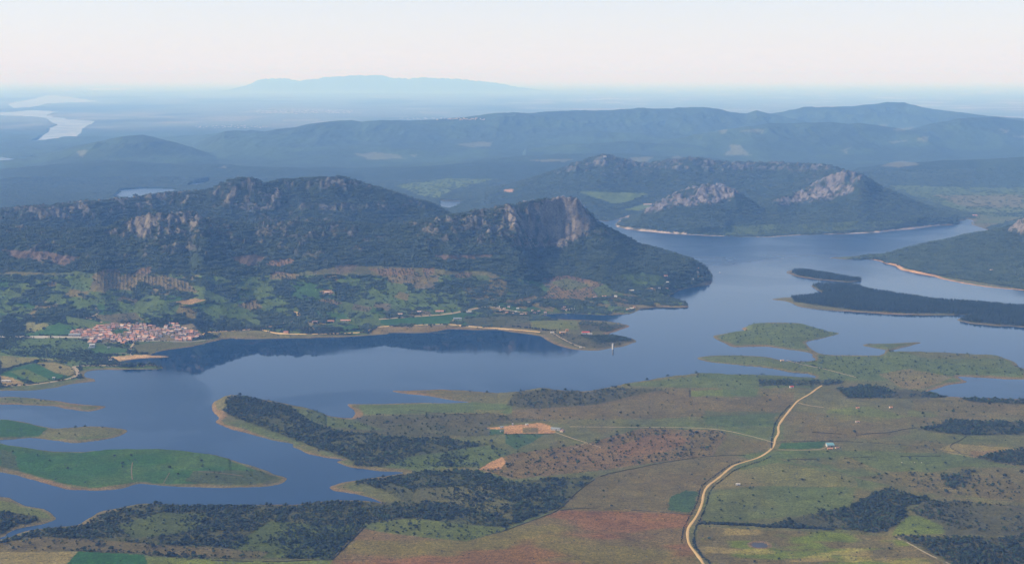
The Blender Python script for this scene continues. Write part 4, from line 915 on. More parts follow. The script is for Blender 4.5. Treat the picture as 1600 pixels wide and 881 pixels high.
# slopes turned away from the view and hidden behind nearer ground carry no trees
run = np.minimum.accumulate(np.vstack([np.full((1, NC - 1), 1e9), PYg[:-1]]), axis=0); INV &= PYg < run + 9
def sample(lam, smin, smax):
    lam = np.where(INV, lam, 0); cnt = rng.poisson(lam); r, c = np.nonzero(cnt); k = cnt[r, c]; r = np.repeat(r, k); c = np.repeat(c, k)
    a, b = rng.random(len(r)), rng.random(len(r))
    p = (P3[r, c] * (1 - b)[:, None] + P3[r, c + 1] * b[:, None]) * (1 - a)[:, None] + (P3[r + 1, c] * (1 - b)[:, None] + P3[r + 1, c + 1] * b[:, None]) * a[:, None]
    p[:, 2] -= .2
    return p, rng.uniform(0, 6.283, len(r)), rng.uniform(smin, smax, len(r)) 
nearz = Yg < 5050; isl = (REGg == 1) | (REGg == 2)
p1, r1, s1 = sample(np.where(nearz, Dg * AREA / np.where(Dg > .35, 31, 60), 0), .42, 1.1)
s1 *= 1 + .5 * (rng.random(len(s1)) > .9)
p2, r2, s2 = sample(np.where(~nearz & (Yg < 9500) & (Dg < .62) & ~isl, Dg * AREA / 62, 0), .7, 1.35)
p3, r3, s3 = sample(np.where(~nearz & (Yg < 12500) & (Dg >= .62) & ~isl, Dg * AREA / np.where(Yg < 7200, 250, 380), 0), .75, 1.25)
p4, r4, s4 = sample(np.where(~nearz & isl, Dg * AREA / 42, 0), .65, 1.15)
p5, r5, s5 = sample(np.where(nearz, (np.clip(Dg, .03, .7)) * AREA / 30, 0), .4, 1.1)
p6, r6, s6 = sample(np.where((Yg >= 9500) & (Yg < 12500) & (Dg < .62), Dg * AREA / 700, 0), .6, 1.0)
print('trees', len(p1), len(p2), len(p3), len(p4), len(p5), len(p6))
# crowd-out: crowns keep off roads
RX, RY = [], []
for pts in (MAINROAD,):
    x, y, s = path_points(pts, 5); RX.append(x); RY.append(y)
RX, RY = np.concatenate(RX), np.concatenate(RY)
def off_road(p, d=9):
    ok = np.ones(len(p), bool)
    for x, y in zip(RX, RY):
        ok &= ~((np.abs(p[:, 0] - x) < d) & (np.abs(p[:, 1] - y) < d))
    return ok
k = off_road(p1); p1, r1, s1 = p1[k], r1[k], s1[k]
k = off_road(p5, 6); p5, r5, s5 = p5[k], r5[k], s5[k]

def tree_thing(kind, loc, s, rz, label, group=None, proto={}):
    """one tree: an empty at its foot with a trunk and a crown"""
    spec = {'holm_oak': (oak_spec(3), M_OAK, (2.4, .4)), 'green_tree': (oak_spec(34), M_GREENLEAF, (2.4, .35)), 'pine_tree': (pine_spec(2), M_PINE, (4, .4))}[kind]
    if kind not in proto:
        V, F_ = lumps(spec[0], 5, 2); v2, f2 = leaf_cards(spec[0], 8, 130, .5); F_ = F_ + [tuple(i + len(V) for i in f) for f in f2]; V = np.vstack([V, v2])
        cm = bpy.data.meshes.new('crown'); cm.from_pydata([tuple(v) for v in V.tolist()], [], F_); cm.materials.append(spec[1])
        v3, f3 = trunk_geo(*spec[2], seed=4); tm = bpy.data.meshes.new('trunk'); tm.from_pydata([tuple(v) for v in v3.tolist()], [], f3); tm.materials.append(M_BARK)
        proto[kind] = (cm, tm)
    cm, tm = proto[kind]
    e = empty(kind, loc, rz, s)
    for nm, me in (('crown', cm), ('trunk', tm)):
        o = bpy.data.objects.new(nm, me); C.objects.link(o); o.parent = e
    tag(e, label, 'tree', group); return e
# the largest-showing oaks of the woods are single trees
q1x, q1y = project(p1[:, 0], p1[:, 1], p1[:, 2])
size = s1 / p1[:, 1] * ((q1x > 4) & (q1x < 1596) & (q1y < 876) & (q1y > 10))
top = np.argsort(-size)[:240]
mask = np.ones(len(p1), bool); mask[top] = False
def wood_label(x, y):
    if x > 1380 and y > 833:
        q = 'upper left edge' if x < 1480 else ('middle' if x < 1545 else 'far right side')
        return 'holm oak at the %s of the bottom right corner wood' % q, 'holm oaks in the bottom right wood'
    if x > 1180:
        q = 'left end' if x < 1270 else ('middle' if x < 1340 else 'right end')
        return 'holm oak at the %s of the dark wood belt above the bottom right field' % q, 'holm oaks in the belt right of the dirt road'
    if x < 240 and y > 845: return 'holm oak on the brown slope beside the bright green crop field', 'holm oaks by the green crop field'
    if x < 570:
        q = 'left end' if x < 250 else ('middle' if x < 420 else 'right end'); v = 'upper slope' if y < 835 else 'lower slope'
        return 'oak, %s, %s of the wood left of the brown field' % (v, q), 'holm oaks in the bottom left wood'
    if x < 920:
        q = 'left part' if x < 680 else ('middle' if x < 790 else 'right part')
        return 'holm oak in the %s of the scrubby wood above the big brown field' % q, 'holm oaks above the brown field'
    return 'scattered dark oak in the open brown fields beside the dirt road', 'scattered oaks in the brown fields'
for i in top:
    lb, gp = wood_label(q1x[i], q1y[i]); tree_thing('holm_oak', p1[i], s1[i] * 1.0, r1[i], lb, gp)
g = rng.random(mask.sum()) 
pm_, rm_, sm_ = p1[mask], r1[mask], s1[mask]
gr = g < .3
scatter('oak_wood', pm_[~gr], rm_[~gr], sm_[~gr], VARIANTS['oak']); scatter('oak_wood', pm_[gr], rm_[gr], sm_[gr], VARIANTS['green'])
gr = rng.random(len(p2)) < .35
scatter('hillside_trees', p2[~gr], r2[~gr], s2[~gr], VARIANTS['hill']); scatter('hillside_trees', p2[gr], r2[gr], s2[gr], VARIANTS['green'])
scatter('forest', p3, r3, s3, VARIANTS['clump'])
scatter('forest', p6, r6, s6, VARIANTS['clump'])
scatter('pine_forest', p4, r4, s4, VARIANTS['pine'])
scatter('scrub', p5, r5, s5, VARIANTS['shrub'])
# trees that stand alone in the photograph
LONE = [('holm_oak',1335,676,1.5,'round dark tree alone in the brown pasture above the blue-roofed farm'),
 ('holm_oak',132,859,1.5,'broad dark oak at the top left corner of the bright green crop field'),('holm_oak',243,865,1.4,'dark oak beside the right end of the bright green crop field'),
 ('green_tree',191,725,1.3,'bushy tree in the middle of the large green island'),('holm_oak',265,731,1.2,'dark tree right of centre on the large green island'),
 ('holm_oak',205,712,1.0,'small tree high on the large green island above its faint path'),('holm_oak',179,713,1.0,'small tree left of centre near the crest of the large green island'),
 ('holm_oak',315,721,1.2,'dark tree near the right crest of the large green island'),('holm_oak',278,741,.9,'small tree on the lower right slope of the large green island'),
 ('holm_oak',118,668,1.1,'left one of three small dark trees on the low grassy island'),('holm_oak',133,667,1.1,'middle one of three small dark trees on the low grassy island'),('holm_oak',160,667,1.0,'right one of three small dark trees on the low grassy island'),
 ('holm_oak',375,617,1.7,'tree poking above the crest of the wooded knob at the lake bend'),
 ('holm_oak',883,605,1.5,'dark tree on the shore crest left of the scrubby hill'),('holm_oak',962,606,1.4,'dark tree on the brown scrubby hill by the shore'),('holm_oak',1011,588,1.6,'dark tree on the shore crest in the middle of the far green bank'),
 ('holm_oak',957,595,1.3,'small oak at the lake edge where the green bank begins'),('holm_oak',982,603,1.4,'dark oak low on the green bank facing the lake'),
 ('holm_oak',1088,584,1.6,'dark tree at the highest point of the green bank by the lake'),('holm_oak',1043,587,1.4,'dark tree left of the highest point of the green bank'),
 ('holm_oak',1156,587,1.2,'small tree on the right part of the green bank crest'),('holm_oak',761,607,1.2,'dark tree on the narrow spit pointing left into the lake'),
 ('holm_oak',1522,738,1.4,'dark oak alone on the slope right of the farm pasture'),('holm_oak',1570,745,1.6,'large dark oak near the right edge above the scrub'),('holm_oak',1596,739,1.6,'dark oak right at the edge of the picture above the scrub'),
 ('holm_oak',1442,647,1.3,'dark tree in the yellow-green patch on the right'),('holm_oak',1546,632,1.3,'dark tree below the right-hand inlet'),
 ('holm_oak',37,586,1.9,'round tree in the middle of the striped green fields at the left edge'),('holm_oak',57,569,3.0,'tall dark tree on the wall between the straw and green fields'),
 ('holm_oak',68,573,1.6,'left tree in the oval straw-coloured field'),('holm_oak',94,576,1.6,'right tree in the oval straw-coloured field'),
 ('holm_oak',69,516,2.3,'dark tree at the field corner left of the village'),('holm_oak',48,516,1.6,'small round tree in the pale field left of the village'),
 ('green_tree',196,573,2.4,'leftmost tall tree of the lakeside grove below the beach'),('green_tree',203,573,2.6,'second tall tree from the left in the lakeside grove'),('holm_oak',211,573,2.2,'third tree from the left in the lakeside grove'),
 ('green_tree',217,572,2.6,'fourth tree from the left in the lakeside grove'),('holm_oak',224,572,2.1,'third tree from the right in the lakeside grove'),('green_tree',233,571.5,2.4,'second tree from the right in the lakeside grove'),('holm_oak',240,571.5,2.0,'rightmost tree of the lakeside grove near the spit tip'),
 ('holm_oak',222,553.5,1.6,'small tree above the sandy beach'),('green_tree',1108,842,1.0,'bush on the right verge of the dirt road near the bottom')]
lx, ly, lz = on_land([t[1] for t in LONE], [t[2] for t in LONE])
for (kd, px, py, s, lb), x, y, z in zip(LONE, lx, ly, lz): tree_thing(kd, (x, y, max(z - .2, .3)), s, px % 6, lb)
# hedgerows: rows of touching bushes, each row one hedge
def hedge(pts, label, w=5, h=3.4, gap=0, m=M_LEAFD):
    w *= 1.15
    x, y, s = path_points(pts, 2.6); r = np.random.default_rng(int(abs(pts[0][0]) * 3)); spec = []
    x0, y0, z0 = x[0], y[0], float(height_at(x[0], y[0]))
    for i in range(len(x)):
        if r.random() < gap: continue
        q = r.uniform(.55, 1.1); ox, oy = r.uniform(-w, w, 2) * .4
        spec.append((x[i] + ox - x0, y[i] + oy - y0, float(height_at(x[i] + ox, y[i] + oy)) - z0 + h * q * .4, w * q * .42, h * q * .6))
    V, F_ = lumps(spec, 7); o = mesh_obj('hedgerow', V, F_, m); o.location = (x0, y0, z0)
    if gap > .15: o.name = 'verge_bushes'; tag(o, kind='stuff')
    else: tag(o, label, 'hedge')
hedge([(1095,818),(1130,818),(1170,820),(1200,823),(1260,824),(1300,827)], 'dark hedgerow along the top of the bottom right field', 9, 5)
hedge([(1097,816),(1150,817.5),(1200,821),(1250,822)], 'second dark line of bushes just behind the hedgerow right of the dirt road', 8, 4, .2)
hedge([(1065,850),(1066,830),(1074,812),(1084,796),(1091,780),(1093,765),(1100,755),(1120,741),(1140,726),(1160,720)], 'thin bushy hedge on the left verge of the dirt road', 3.4, 2.4, .35)
hedge([(1083,845),(1086,825),(1096,808),(1105,785),(1108,768),(1117,758),(1135,744),(1150,732),(1190,720),(1205,712)], 'thin bushy hedge on the right verge of the dirt road', 3.6, 2.4, .3)
hedge([(1206,700),(1205,690),(1208,676),(1210,662),(1222,645),(1235,632)], 'bushes along the left verge of the upper dirt road', 3.6, 2.4, .3)
hedge([(1110,880),(1095,866),(1084,852),(1085,840)], 'bushes on the right verge of the dirt road at the bottom edge', 6, 3, .25)
hedge([(566,827),(548,845),(530,863),(519,874)], 'dark hedge along the slanting wall beside the wood', 3, 2.2, .3)
hedge([(1255,688),(1290,688.5),(1330,689.5),(1380,692)], 'row of low bushes behind the blue-roofed farm', 3, 2, .4)
hedge([(800,510),(820,512),(845,515),(858,517),(868,516)], 'row of round trees beside the lakeside road on the headland', 9, 8, .45)
hedge([(480,519),(520,517),(560,516),(575,512)], 'belt of trees between the lakeside road and the fields', 11, 8, .4)

# ------------------------------------------------------------------ buildings
WALLS = [simple('whitewash', tuple(L(238,228,214) * .62), .9, .06, .5), simple('cream_plaster', tuple(L(226,200,168) * .75), .9, .06, .5), simple('ochre_plaster', tuple(L(214,166,120) * .7), .9, .06, .5)]
ROOFS = [simple('terracotta_tiles', tuple(L(206,146,120) * .75), .9, .2, .4), simple('weathered_tiles', tuple(L(176,136,120) * .7), .9, .2, .4), simple('pale_tiles', tuple(L(214,180,156) * .75), .9, .2, .4)]
M_GREYROOF = simple('grey_sheet_roof', tuple(L(176,182,180) * .6), .5, .08, .6, .2); M_BLUEROOF = simple('blue_green_sheet_roof', tuple(L(130,178,182) * .55), .5, .08, .6)
M_DARK = simple('dark_opening', (.01, .01, .012), .9, .05, 1); M_WHITE = WALLS[0]; M_REDROOF = simple('red_roof', tuple(L(206,84,60) * .7), .85, .12, .5)
M_ORW = simple('orange_plaster', tuple(L(232,176,92) * .75), .9, .06, .5); M_CONC = simple('pale_concrete', tuple(L(206,200,190) * .7), .9, .1, .4)
def box_geo(x0, x1, y0, y1, z0, z1):
    return [(x0,y0,z0),(x1,y0,z0),(x1,y1,z0),(x0,y1,z0),(x0,y0,z1),(x1,y0,z1),(x1,y1,z1),(x0,y1,z1)], [(0,3,2,1),(4,5,6,7),(0,1,5,4),(1,2,6,5),(2,3,7,6),(3,0,4,7)]
def wall_geo(w, d, h, rh, shed=False):
    a, b = w / 2, d / 2
    V = [(-a,-b,-1.5),(a,-b,-1.5),(a,b,-1.5),(-a,b,-1.5),(-a,-b,h),(a,-b,h),(a,b,h + (rh if shed else 0)),(-a,b,h + (rh if shed else 0))]
    F_ = [(0,1,5,4),(1,2,6,5),(2,3,7,6),(3,0,4,7),(0,3,2,1),(4,5,6,7)]
    if not shed:
        V += [(-a,0,h+rh-.15),(a,0,h+rh-.15)]; F_ += [(4,8,7),(5,6,9)]
    return V, F_
def roof_geo(w, d, h, rh, o=.5, t=.3, shed=False):
    a, b = w / 2 + o, d / 2 + o; k = rh / (d / 2) * o
    if shed:
        k = rh / d * o; V = [(-a,-b,h-k+.05),(a,-b,h-k+.05),(a,b,h+rh+k+.05),(-a,b,h+rh+k+.05)]; V += [(x,y,z+t) for x,y,z in V]
        return V, [(0,3,2,1),(4,5,6,7),(0,1,5,4),(1,2,6,5),(2,3,7,6),(3,0,4,7)]
    sec = [(-b,h-k),(0,h+rh),(b,h-k),(b,h-k+t),(0,h+rh+t),(-b,h-k+t)]
    V = [(-a,y,z) for y,z in sec] + [(a,y,z) for y,z in sec]
    F_ = [(0,1,7,6),(1,2,8,7),(2,3,9,8),(3,4,10,9),(4,5,11,10),(5,0,6,11),(0,5,4,1),(1,4,3,2),(6,7,10,11),(7,8,9,10)]
    return V, F_
HM = {}
def house_meshes(w, d, h, rh, wm, rm, shed=False, ndoor=1, nwin=2):
    key = (w, d, h, rh, wm.name, rm.name, shed, ndoor, nwin)
    if key in HM: return HM[key]
    out = []
    for nm, (V, F_), m in (('wall', wall_geo(w, d, h, rh, shed), wm), ('roof', roof_geo(w, d, h, rh, shed=shed), rm)):
        me = bpy.data.meshes.new(nm); me.from_pydata(V, [], F_); me.materials.append(m); out.append((nm, me, (0, 0, 0)))
    def opening(nm, cx, zz, ww, hh):
        V, F_ = box_geo(-ww / 2, ww / 2, -.12, .05, 0, hh); me = bpy.data.meshes.new(nm); me.from_pydata(V, [], F_); me.materials.append(M_DARK); out.append((nm, me, (cx, -d / 2, zz)))
    for k in range(ndoor): opening('door', (k + .5) / ndoor * w - w / 2 + w * .12, .02, min(2.6, w * .25) if w > 16 else 1.3, min(h * .75, 3))
    for k in range(nwin): opening('window', (k + .5) / nwin * w - w / 2 - w * .1, h * .5, 1.4, 1.2)
    HM[key] = out; return out
def house(name, px, py, w, d, h, rh, rz, wm, rm, label, cat='house', group=None, shed=False, nd=1, nw=2, loc=None):
    if loc is None:
        x, y, z = on_land([px], [py]); loc = (x[0], y[0], max(z[0], .4) + .1)
    e = empty(name, loc, rz)
    for nm, me, off in house_meshes(w, d, h, rh, wm, rm, shed, nd, nw):
        o = bpy.data.objects.new(nm, me); C.objects.link(o); o.parent = e; o.location = off
    tag(e, label, cat, group); return e
VILLAGE = [(109,526),(113,515),(136,517),(143,516),(158,507),(197,506),(217,505),(235,509),(257,513.5),(262,505),(278,505),(282,513),(297,515),(310,518),(314,528),(298,533),(277,534),(270,527),(253,521.5),(250,529),(232,533),(211,533.5),(190,538),(184,534),(163,531),(149,538),(139,538),(143,529),(125,527)]
GREENHOLE = [(172,521),(181,513),(205,515),(192,519),(178,525)]
vp = np.array(VILLAGE); wv = to_world(vp)
hx, hy = [], []
xx = np.arange(wv[:, 0].min() - 60, wv[:, 0].max() + 60, 15.5); yy = np.arange(wv[:, 1].min() - 200, wv[:, 1].max() + 300, 21.0)
gx, gy = np.meshgrid(xx, yy); gx = gx.ravel(); gy = gy.ravel()
gx = gx + .18 * gy % 7 + rng.uniform(-2, 2, len(gx)); gy = gy + .10 * gx + 9 * vn(gx / 80, gy / 80, 3) + rng.uniform(-3, 3, len(gy))
gz = height_at(gx, gy); vx, vy = project(gx, gy, gz)
ok = inside(VILLAGE, vx, vy) & ~inside(GREENHOLE, vx, vy) & (rng.random(len(gx)) > .06)
gx, gy, gz, vx, vy = gx[ok], gy[ok], gz[ok], vx[ok], vy[ok]
print('village houses', len(gx))
sel = rng.permutation(len(gx))[:285]
KIND = [(13, 10, 5.5, 2.2, 0, 0, 'whitewashed house with a terracotta roof'), (14.5, 11, 6.5, 2.4, 0, 2, 'tall white house with a pale tiled roof'), (12, 10, 4.5, 2.0, 1, 1, 'low cream house with a weathered brown roof'), (15, 10, 5.5, 2.2, 2, 0, 'ochre house with a terracotta roof'), (11, 9, 4.5, 1.8, 0, 1, 'small white house with a weathered brown roof')]
for n_, i in enumerate(sel):
    w, d, h, rh, wi, ri, ds = KIND[int(rng.integers(5))]
    part = 'left part' if vx[i] < 145 else ('left middle' if vx[i] < 190 else ('right middle' if vx[i] < 250 else 'right part'))
    house('village_house', 0, 0, w, d, h, rh, float(rng.choice([.1, .1, 1.67, -.25])) + rng.uniform(-.08, .08), WALLS[wi], ROOFS[ri], ds + ' in the ' + part + ' of the village', 'house', 'houses of the lakeside village', nd=1, nw=0 if n_ > 60 else 2, loc=(gx[i], gy[i], gz[i] + .1))
house('barn', 117, 525, 44, 14, 8, 2.5, .03, M_CONC, M_GREYROOF, 'long pale barn beside the road at the left end of the village', 'barn', nd=3, nw=3)
house('church', 228, 529, 20, 14, 10, 4, .1, M_WHITE, ROOFS[2], 'large white building with a pale roof at the lower right of the village', 'church', nw=3)
house('house', 144, 540.5, 18, 12, 6, 3, .4, M_WHITE, M_WHITE, 'white house standing alone below the village', 'house')
house('greenhouse', 143, 543.5, 22, 9, 3, .8, .1, M_CONC, M_GREYROOF, 'pale low shed in the field just below the village', 'shed', nd=0)
# single farm buildings (x, y, w, d, h, roof, rot, wall, roof material, label, category)
for nm, px, py, w, d, h, rh, rz, wm, rm, lb, ct, sh_ in (
 ('farm_barn', 868, 671, 26, 13, 4.6, 2.0, -.25, M_CONC, M_GREYROOF, 'long farm barn with a pale grey roof right of the orange yard', 'barn', False),
 ('farm_shed', 878, 674, 11, 9, 3.6, 1.6, 1.2, WALLS[1], ROOFS[1], 'small brown-roofed shed attached to the right of the grey-roofed barn', 'shed', False),
 ('farm_shed', 784, 668, 10, 8, 3.2, 1.4, .1, M_CONC, M_GREYROOF, 'small pale shed at the left end of the orange farmyard', 'shed', False),
 ('water_tank', 801, 664, 4, 4, 5, .6, 0, M_WHITE, M_WHITE, 'small white tank hut behind the orange farmyard', 'hut', False),
 ('farm_shed', 823, 663.5, 8, 6, 2.8, .8, .2, M_WHITE, M_WHITE, 'little white shed on the upper edge of the orange farmyard', 'shed', False),
 ('farm_shed', 783, 674, 6, 5, 2.6, .8, .3, M_WHITE, M_GREYROOF, 'tiny pale shed in the dark plot left of the orange yard', 'shed', False),
 ('farm_barn', 1297, 697, 20, 15, 5, 2.8, .05, M_CONC, M_BLUEROOF, 'farm barn with a blue-green roof at the end of the green plot', 'barn', True),
 ('farm_shed', 1308, 700, 10, 7, 2.6, 1.0, .2, WALLS[1], ROOFS[1], 'low brown shed to the right of the blue-green barn', 'shed', False),
 ('farm_shed', 1297, 701.5, 14, 4, 2.4, .6, .05, WALLS[2], ROOFS[0], 'reddish pen wall and shed in front of the blue-green barn', 'shed', True),
 ('field_hut', 1153, 757.5, 10, 6, 3.6, .8, 0, M_WHITE, M_WHITE, 'white box-like hut in the green pasture right of the dirt road', 'hut', False),
 ('field_hut', 1340, 638, 9, 7, 3.2, 1.2, .1, WALLS[2], ROOFS[0], 'small reddish hut beside the yellow-green patch', 'hut', False),
 ('field_hut', 1392, 637, 9, 7, 3, 1.2, .1, WALLS[1], ROOFS[0], 'small tan hut in the scrub right of the yellow-green patch', 'hut', False),
 ('field_hut', 1340, 659.5, 11, 6, 3, 1.0, .1, M_WHITE, ROOFS[1], 'white-walled hut in the pasture left of the lone round tree', 'hut', False),
 ('cottage', 1237, 605.5, 12, 8, 4, 1.8, .1, M_WHITE, M_REDROOF, 'white cottage with a red roof left of the top of the dirt road', 'cottage', False),
 ('cottage', 1222, 563, 12, 8, 4, 1.8, .1, WALLS[1], ROOFS[2], 'pale cottage on the narrow neck of the low peninsula', 'cottage', False),
 ('villa', 915, 521.5, 30, 13, 6.5, 3.2, .05, M_WHITE, M_REDROOF, 'large house with a bright red roof on the headland', 'house', False),
 ('villa_annexe', 922, 522.5, 16, 8, 4, 1.2, .05, M_WHITE, M_WHITE, 'flat white annexe right of the bright red-roofed house', 'house', False),
 ('villa', 879, 521, 22, 11, 6, 2.2, .3, M_ORW, ROOFS[2], 'yellow-orange house on the headland left of the red-roofed one', 'house', False),
 ('villa', 886, 518, 10, 8, 8, 2, .1, M_ORW, ROOFS[0], 'small tall yellow house just right of the larger yellow-orange one', 'house', False),
 ('boathouse', 863, 520, 14, 8, 4, 1, .2, M_WHITE, M_WHITE, 'low white building left of the yellow-orange house on the headland', 'house', False),
 ('hut', 907, 543, 8, 6, 3, 1, .1, M_WHITE, M_WHITE, 'tiny white hut on the shore below the headland', 'hut', False),
 ('farm_barn', 715, 499, 34, 14, 5, 1.5, .02, M_CONC, M_GREYROOF, 'long grey barn between the two lakeside green fields', 'barn', True),
 ('farm_shed', 732, 488, 26, 10, 4.5, 1.2, -.1, M_WHITE, M_WHITE, 'long white shed beside the farm road above the green fields', 'shed', False),
 ('farmhouse', 687, 487.5, 34, 12, 5, 2.2, .02, WALLS[1], ROOFS[0], 'long farmhouse with a terracotta roof above the green fields', 'house', False),
 ('farmhouse', 540, 502, 40, 12, 5, 2.2, .02, WALLS[1], ROOFS[0], 'long low farmhouse with a terracotta roof among lakeside trees', 'house', False),
 ('farmhouse', 517, 503, 26, 11, 5, 2.2, .02, WALLS[2], ROOFS[0], 'ochre farmhouse left of the long terracotta-roofed one', 'house', False),
 ('farmhouse', 492, 504, 22, 11, 5, 1.6, .02, M_WHITE, ROOFS[1], 'white farm building at the left end of the lakeside row', 'house', False),
 ('farmhouse', 447, 520, 18, 11, 5, 2, -.2, WALLS[2], ROOFS[0], 'reddish house by the fork of the lakeside road', 'house', False),
 ('farmhouse', 511, 458, 22, 12, 5, 2, .2, WALLS[2], ROOFS[2], 'sand-coloured farmhouse on the hillside amid green fields', 'house', False),
 ('farmhouse', 625, 492, 20, 12, 5, 2, .2, WALLS[2], ROOFS[2], 'pale house on the bare orange plot above the green fields', 'house', False),
 ('farmhouse', 655, 488, 16, 10, 4.5, 1.6, .1, M_WHITE, ROOFS[2], 'small white house just right of the bare orange plot', 'house', False),
 ('farm_shed', 10, 596, 30, 9, 4, .8, .02, M_WHITE, M_WHITE, 'long white shed by the orange yard at the left edge', 'shed', False),
 ('field_hut', 84, 591, 8, 7, 4, 1, .1, M_WHITE, M_WHITE, 'small white hut in the dark green field at the left', 'hut', False),
 ('field_hut', 170, 543, 10, 7, 3, 1, .1, M_WHITE, M_GREYROOF, 'pale hut in the field below the middle of the village', 'hut', False),
 ('beach_bar', 222, 572, 14, 7, 3, 1, .05, WALLS[2], ROOFS[0], 'small terracotta hut among the lakeside grove', 'hut', False),
 ('beach_bar', 172, 563, 12, 7, 3, 1, .05, M_WHITE, M_WHITE, 'small white kiosk at the left end of the beach', 'hut', False),
 ('lodge', 1012, 320.5, 60, 18, 8, 2, 0, M_WHITE, ROOFS[2], 'long white lodge on the bright green clearing across the lake', 'house', False),
 ('villa', 1089, 420, 18, 12, 5, 2, .2, WALLS[2], ROOFS[0], 'small red-roofed house beside the sandy strip on the headland tip', 'house', False),
 ('villa', 1523, 337.5, 34, 16, 6, 3, 0, WALLS[2], ROOFS[0], 'terracotta-roofed farm beyond the far right arm of the lake', 'house', False),
 ('villa', 1549, 423, 16, 10, 5, 1.5, .3, M_WHITE, ROOFS[2], 'white house on the dark slope of the right-hand hill', 'house', False),
 ('summit_hut', 945, 246, 26, 16, 10, 2, 0, M_WHITE, M_WHITE, 'tiny white hut on the highest rocky summit across the lake', 'hut', False),
 ): house(nm, px, py, w, d, h, rh, rz, wm, rm, lb, ct, None, sh_, 1, 2)
# hamlet strung along the north shore road
HAM = [(783,486,16,'w'),(792,489,14,'o'),(800,491,18,'o'),(809,483,14,'w'),(795,480,12,'w'),(815,492,20,'o'),(822,492,12,'w'),(779,480,14,'w'),(826,474,16,'o'),(806,488,14,'w'),(832,486,12,'w'),(842,487,14,'o'),(852,489,14,'w'),(880,484,18,'o'),(887,485,20,'w'),(895,484,18,'w'),(882,481,14,'w'),(929,465,18,'o'),(944,464,20,'w'),(962,463.5,16,'w'),(981,484,16,'o'),(987,483,22,'w'),(991,480.5,12,'o'),(987,455,26,'w'),(1040,432,22,'w'),(1043,442,16,'w'),(1018,452,14,'o'),(1030,451,14,'w'),(1042,451,16,'o'),(1082,437,14,'w'),(1098,434,14,'w'),(835,490,16,'o'),(788,483,12,'w')]
for i, (px, py, w, k) in enumerate(HAM):
    seg = 'road hamlet' if px < 860 else ('inlet hamlet' if px < 1000 else 'woods on the hill foot')
    house('house', px, py, w * .8, w * .5, 4.5, 1.7, [.1, -.3, .4][i % 3], M_WHITE if k == 'w' else WALLS[2], M_WHITE if (k == 'w' and i % 2) else ROOFS[i % 3], ('white' if k == 'w' else 'ochre') + ' house with a ' + ('flat white' if (k == 'w' and i % 2) else ['terracotta', 'weathered brown', 'pale tiled'][i % 3]) + ' roof, ' + ('%s of the ' % ('upper side' if py < 484 else 'lower side')) + seg, 'house', 'houses of the north shore hamlets', nw=0)

# intake tower standing in the water off the headland
def ring(n, r, z): return [(r * math.cos(t * 2 * math.pi / n), r * math.sin(t * 2 * math.pi / n), z) for t in range(n)]
def lathe(prof, n=16):
    V = []; F_ = []
    for r, z in prof: V += ring(n, r, z)
    for i in range(len(prof) - 1):
        for k in range(n): F_.append((i * n + k, i * n + (k + 1) % n, (i + 1) * n + (k + 1) % n, (i + 1) * n + k))
    F_.append(tuple(range((len(prof) - 1) * n, len(prof) * n))); return V, F_
tx, ty = ground([957.5], [545.5])
tw = empty('intake_tower', (tx[0], ty[0], 0)); tag(tw, 'slim white water intake tower standing in the lake off the headland', 'tower')
mesh_obj('shaft', *lathe([(3.2, -6), (3.2, 17)]), M_WHITE, tw); mesh_obj('gallery', *lathe([(3.2, 17.02), (4.1, 17.6), (4.1, 18.2), (3.3, 18.21)]), M_CONC, tw)
mesh_obj('cabin', *lathe([(2.9, 18.22), (2.9, 21.5)]), M_WHITE, tw); mesh_obj('cap', *lathe([(3.5, 21.52), (3.5, 22), (.3, 23.2)]), M_CONC, tw)
# boats
def boat(px, py, l, rz, m, label, cabin=True):
    x, y = ground([px], [py]); e = empty('motor_boat', (x[0], y[0], 0), rz); a = l / 2; b = l * .17
    V = [(-a, -b * .8, -.3), (-a, b * .8, -.3), (a * .4, b * .8, -.3), (a * .8, 0, -.3), (a * .4, -b * .8, -.3), (-a, -b, 1.1), (-a, b, 1.1), (a * .4, b, 1.2), (a, 0, 1.5), (a * .4, -b, 1.2)]
    mesh_obj('hull', V, [(0,1,2,3,4),(0,5,6,1),(1,6,7,2),(2,7,8,3),(3,8,9,4),(4,9,5,0),(5,9,8,7,6)], m, e)
    if cabin: V, F_ = box_geo(-a * .5, a * .2, -b * .6, b * .6, 1.16, 3.0); mesh_obj('cabin', V, F_, M_WHITE, e)
    tag(e, label, 'boat')
boat(1125, 426, 13, .4, M_WHITE, 'small white boat alone on the open water off the wooded point')
boat(1113, 378, 16, 0, M_DARK, 'dark low boat near the far shore, left of a pair', False)
boat(1121, 378, 14, .1, M_DARK, 'dark low boat near the far shore, right of a pair', False)
# pale rocks in the pasture
for px, lb in ((1409, 'leftmost of three white rocks in the pasture right of the blue-roofed farm'), (1429, 'middle one of three white rocks in the pasture right of the blue-roofed farm'), (1440, 'rightmost of three white rocks in the pasture right of the blue-roofed farm')):
    x, y, z = on_ground([px], [722.5]); V, F_ = lumps([(0, 0, .7, 1.3, 1.1)], px, 1, .2); o = mesh_obj('white_rock', V, F_, M_WHITE); o.location = (x[0], y[0], z[0]); tag(o, lb, 'rock')
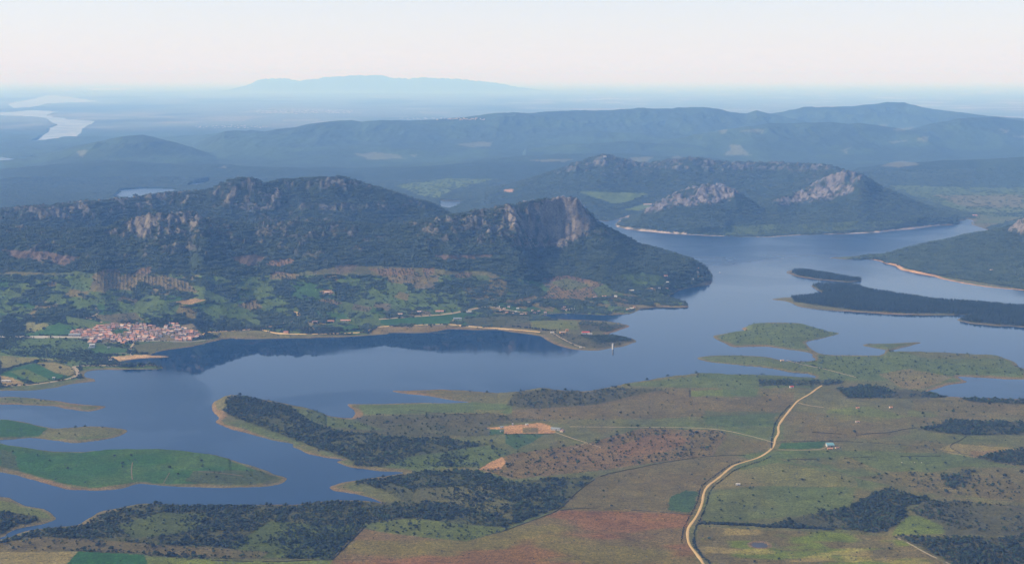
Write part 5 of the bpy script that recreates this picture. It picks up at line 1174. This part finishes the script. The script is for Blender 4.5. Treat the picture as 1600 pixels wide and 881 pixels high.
# pond
px_, py_, pz_ = PONDC
n = 28; V = [(math.cos(k * 2 * math.pi / n) * (19 + 2 * math.sin(k * 1.7)), math.sin(k * 2 * math.pi / n) * (19 + 2 * math.cos(k * 2.3)), 0) for k in range(n)]
po = mesh_obj('pond', V, [tuple(range(n))], M_POND); po.location = (px_, py_, pz_ - .9); tag(po, kind='structure')
# far town on the plain, a pale band of roofs
def specks(name, x0, x1, y0, y1, n, seed, s0=14, s1=40):
    r = np.random.default_rng(seed); V = []; F_ = []
    n = n // 2
    gx_, gy_, z_ = on_ground(x0 + (x1 - x0) * r.random(n), y0 + (y1 - y0) * r.beta(2, 2, n))
    for x, y, z in zip(gx_, gy_, z_):
        w = r.uniform(s0, s1) * .6; d = r.uniform(12, 40); h = r.uniform(5, 12); v, f = box_geo(x - w, x + w, y - d, y + d, z - 30, z + h); k = len(V); V += v; F_ += [tuple(i + k for i in q) for q in f]
    o = mesh_obj(name, V, F_, WALLS[1]); tag(o, kind='stuff')
specks('distant_town', 400, 550, 171.5, 178.5, 420, 1); specks('distant_village', 300, 420, 196, 201, 90, 2, 8, 22); specks('distant_village', 625, 760, 184, 188, 120, 3, 10, 30)
specks('distant_town', 910, 940, 148.5, 151.5, 60, 4, 30, 90)


# ------------------------------------------------------------------ haze
def haze_mat(nt, out):
    v = N(nt, 'ShaderNodeVolumePrincipled'); v.inputs['Density'].default_value = HAZE_DENS; v.inputs['Color'].default_value = (*HAZE_COL, 1)
    v.inputs['Absorption Color'].default_value = (1, 1, 1, 1); v.inputs['Anisotropy'].default_value = 0.0
    nt.links.new(v.outputs[0], out.inputs['Volume'])
M_HAZE = mat('haze', haze_mat)
x0, x1, y0, y1, z0, z1 = -450000, 450000, -20000, 610000, -7.5, 1750
hz = mesh_obj('haze', [(x0,y0,z0),(x1,y0,z0),(x1,y1,z0),(x0,y1,z0),(x0,y0,z1),(x1,y0,z1),(x1,y1,z1),(x0,y1,z1)],
    [(0,3,2,1),(4,5,6,7),(0,1,5,4),(1,2,6,5),(2,3,7,6),(3,0,4,7)], M_HAZE); tag(hz, kind='stuff')
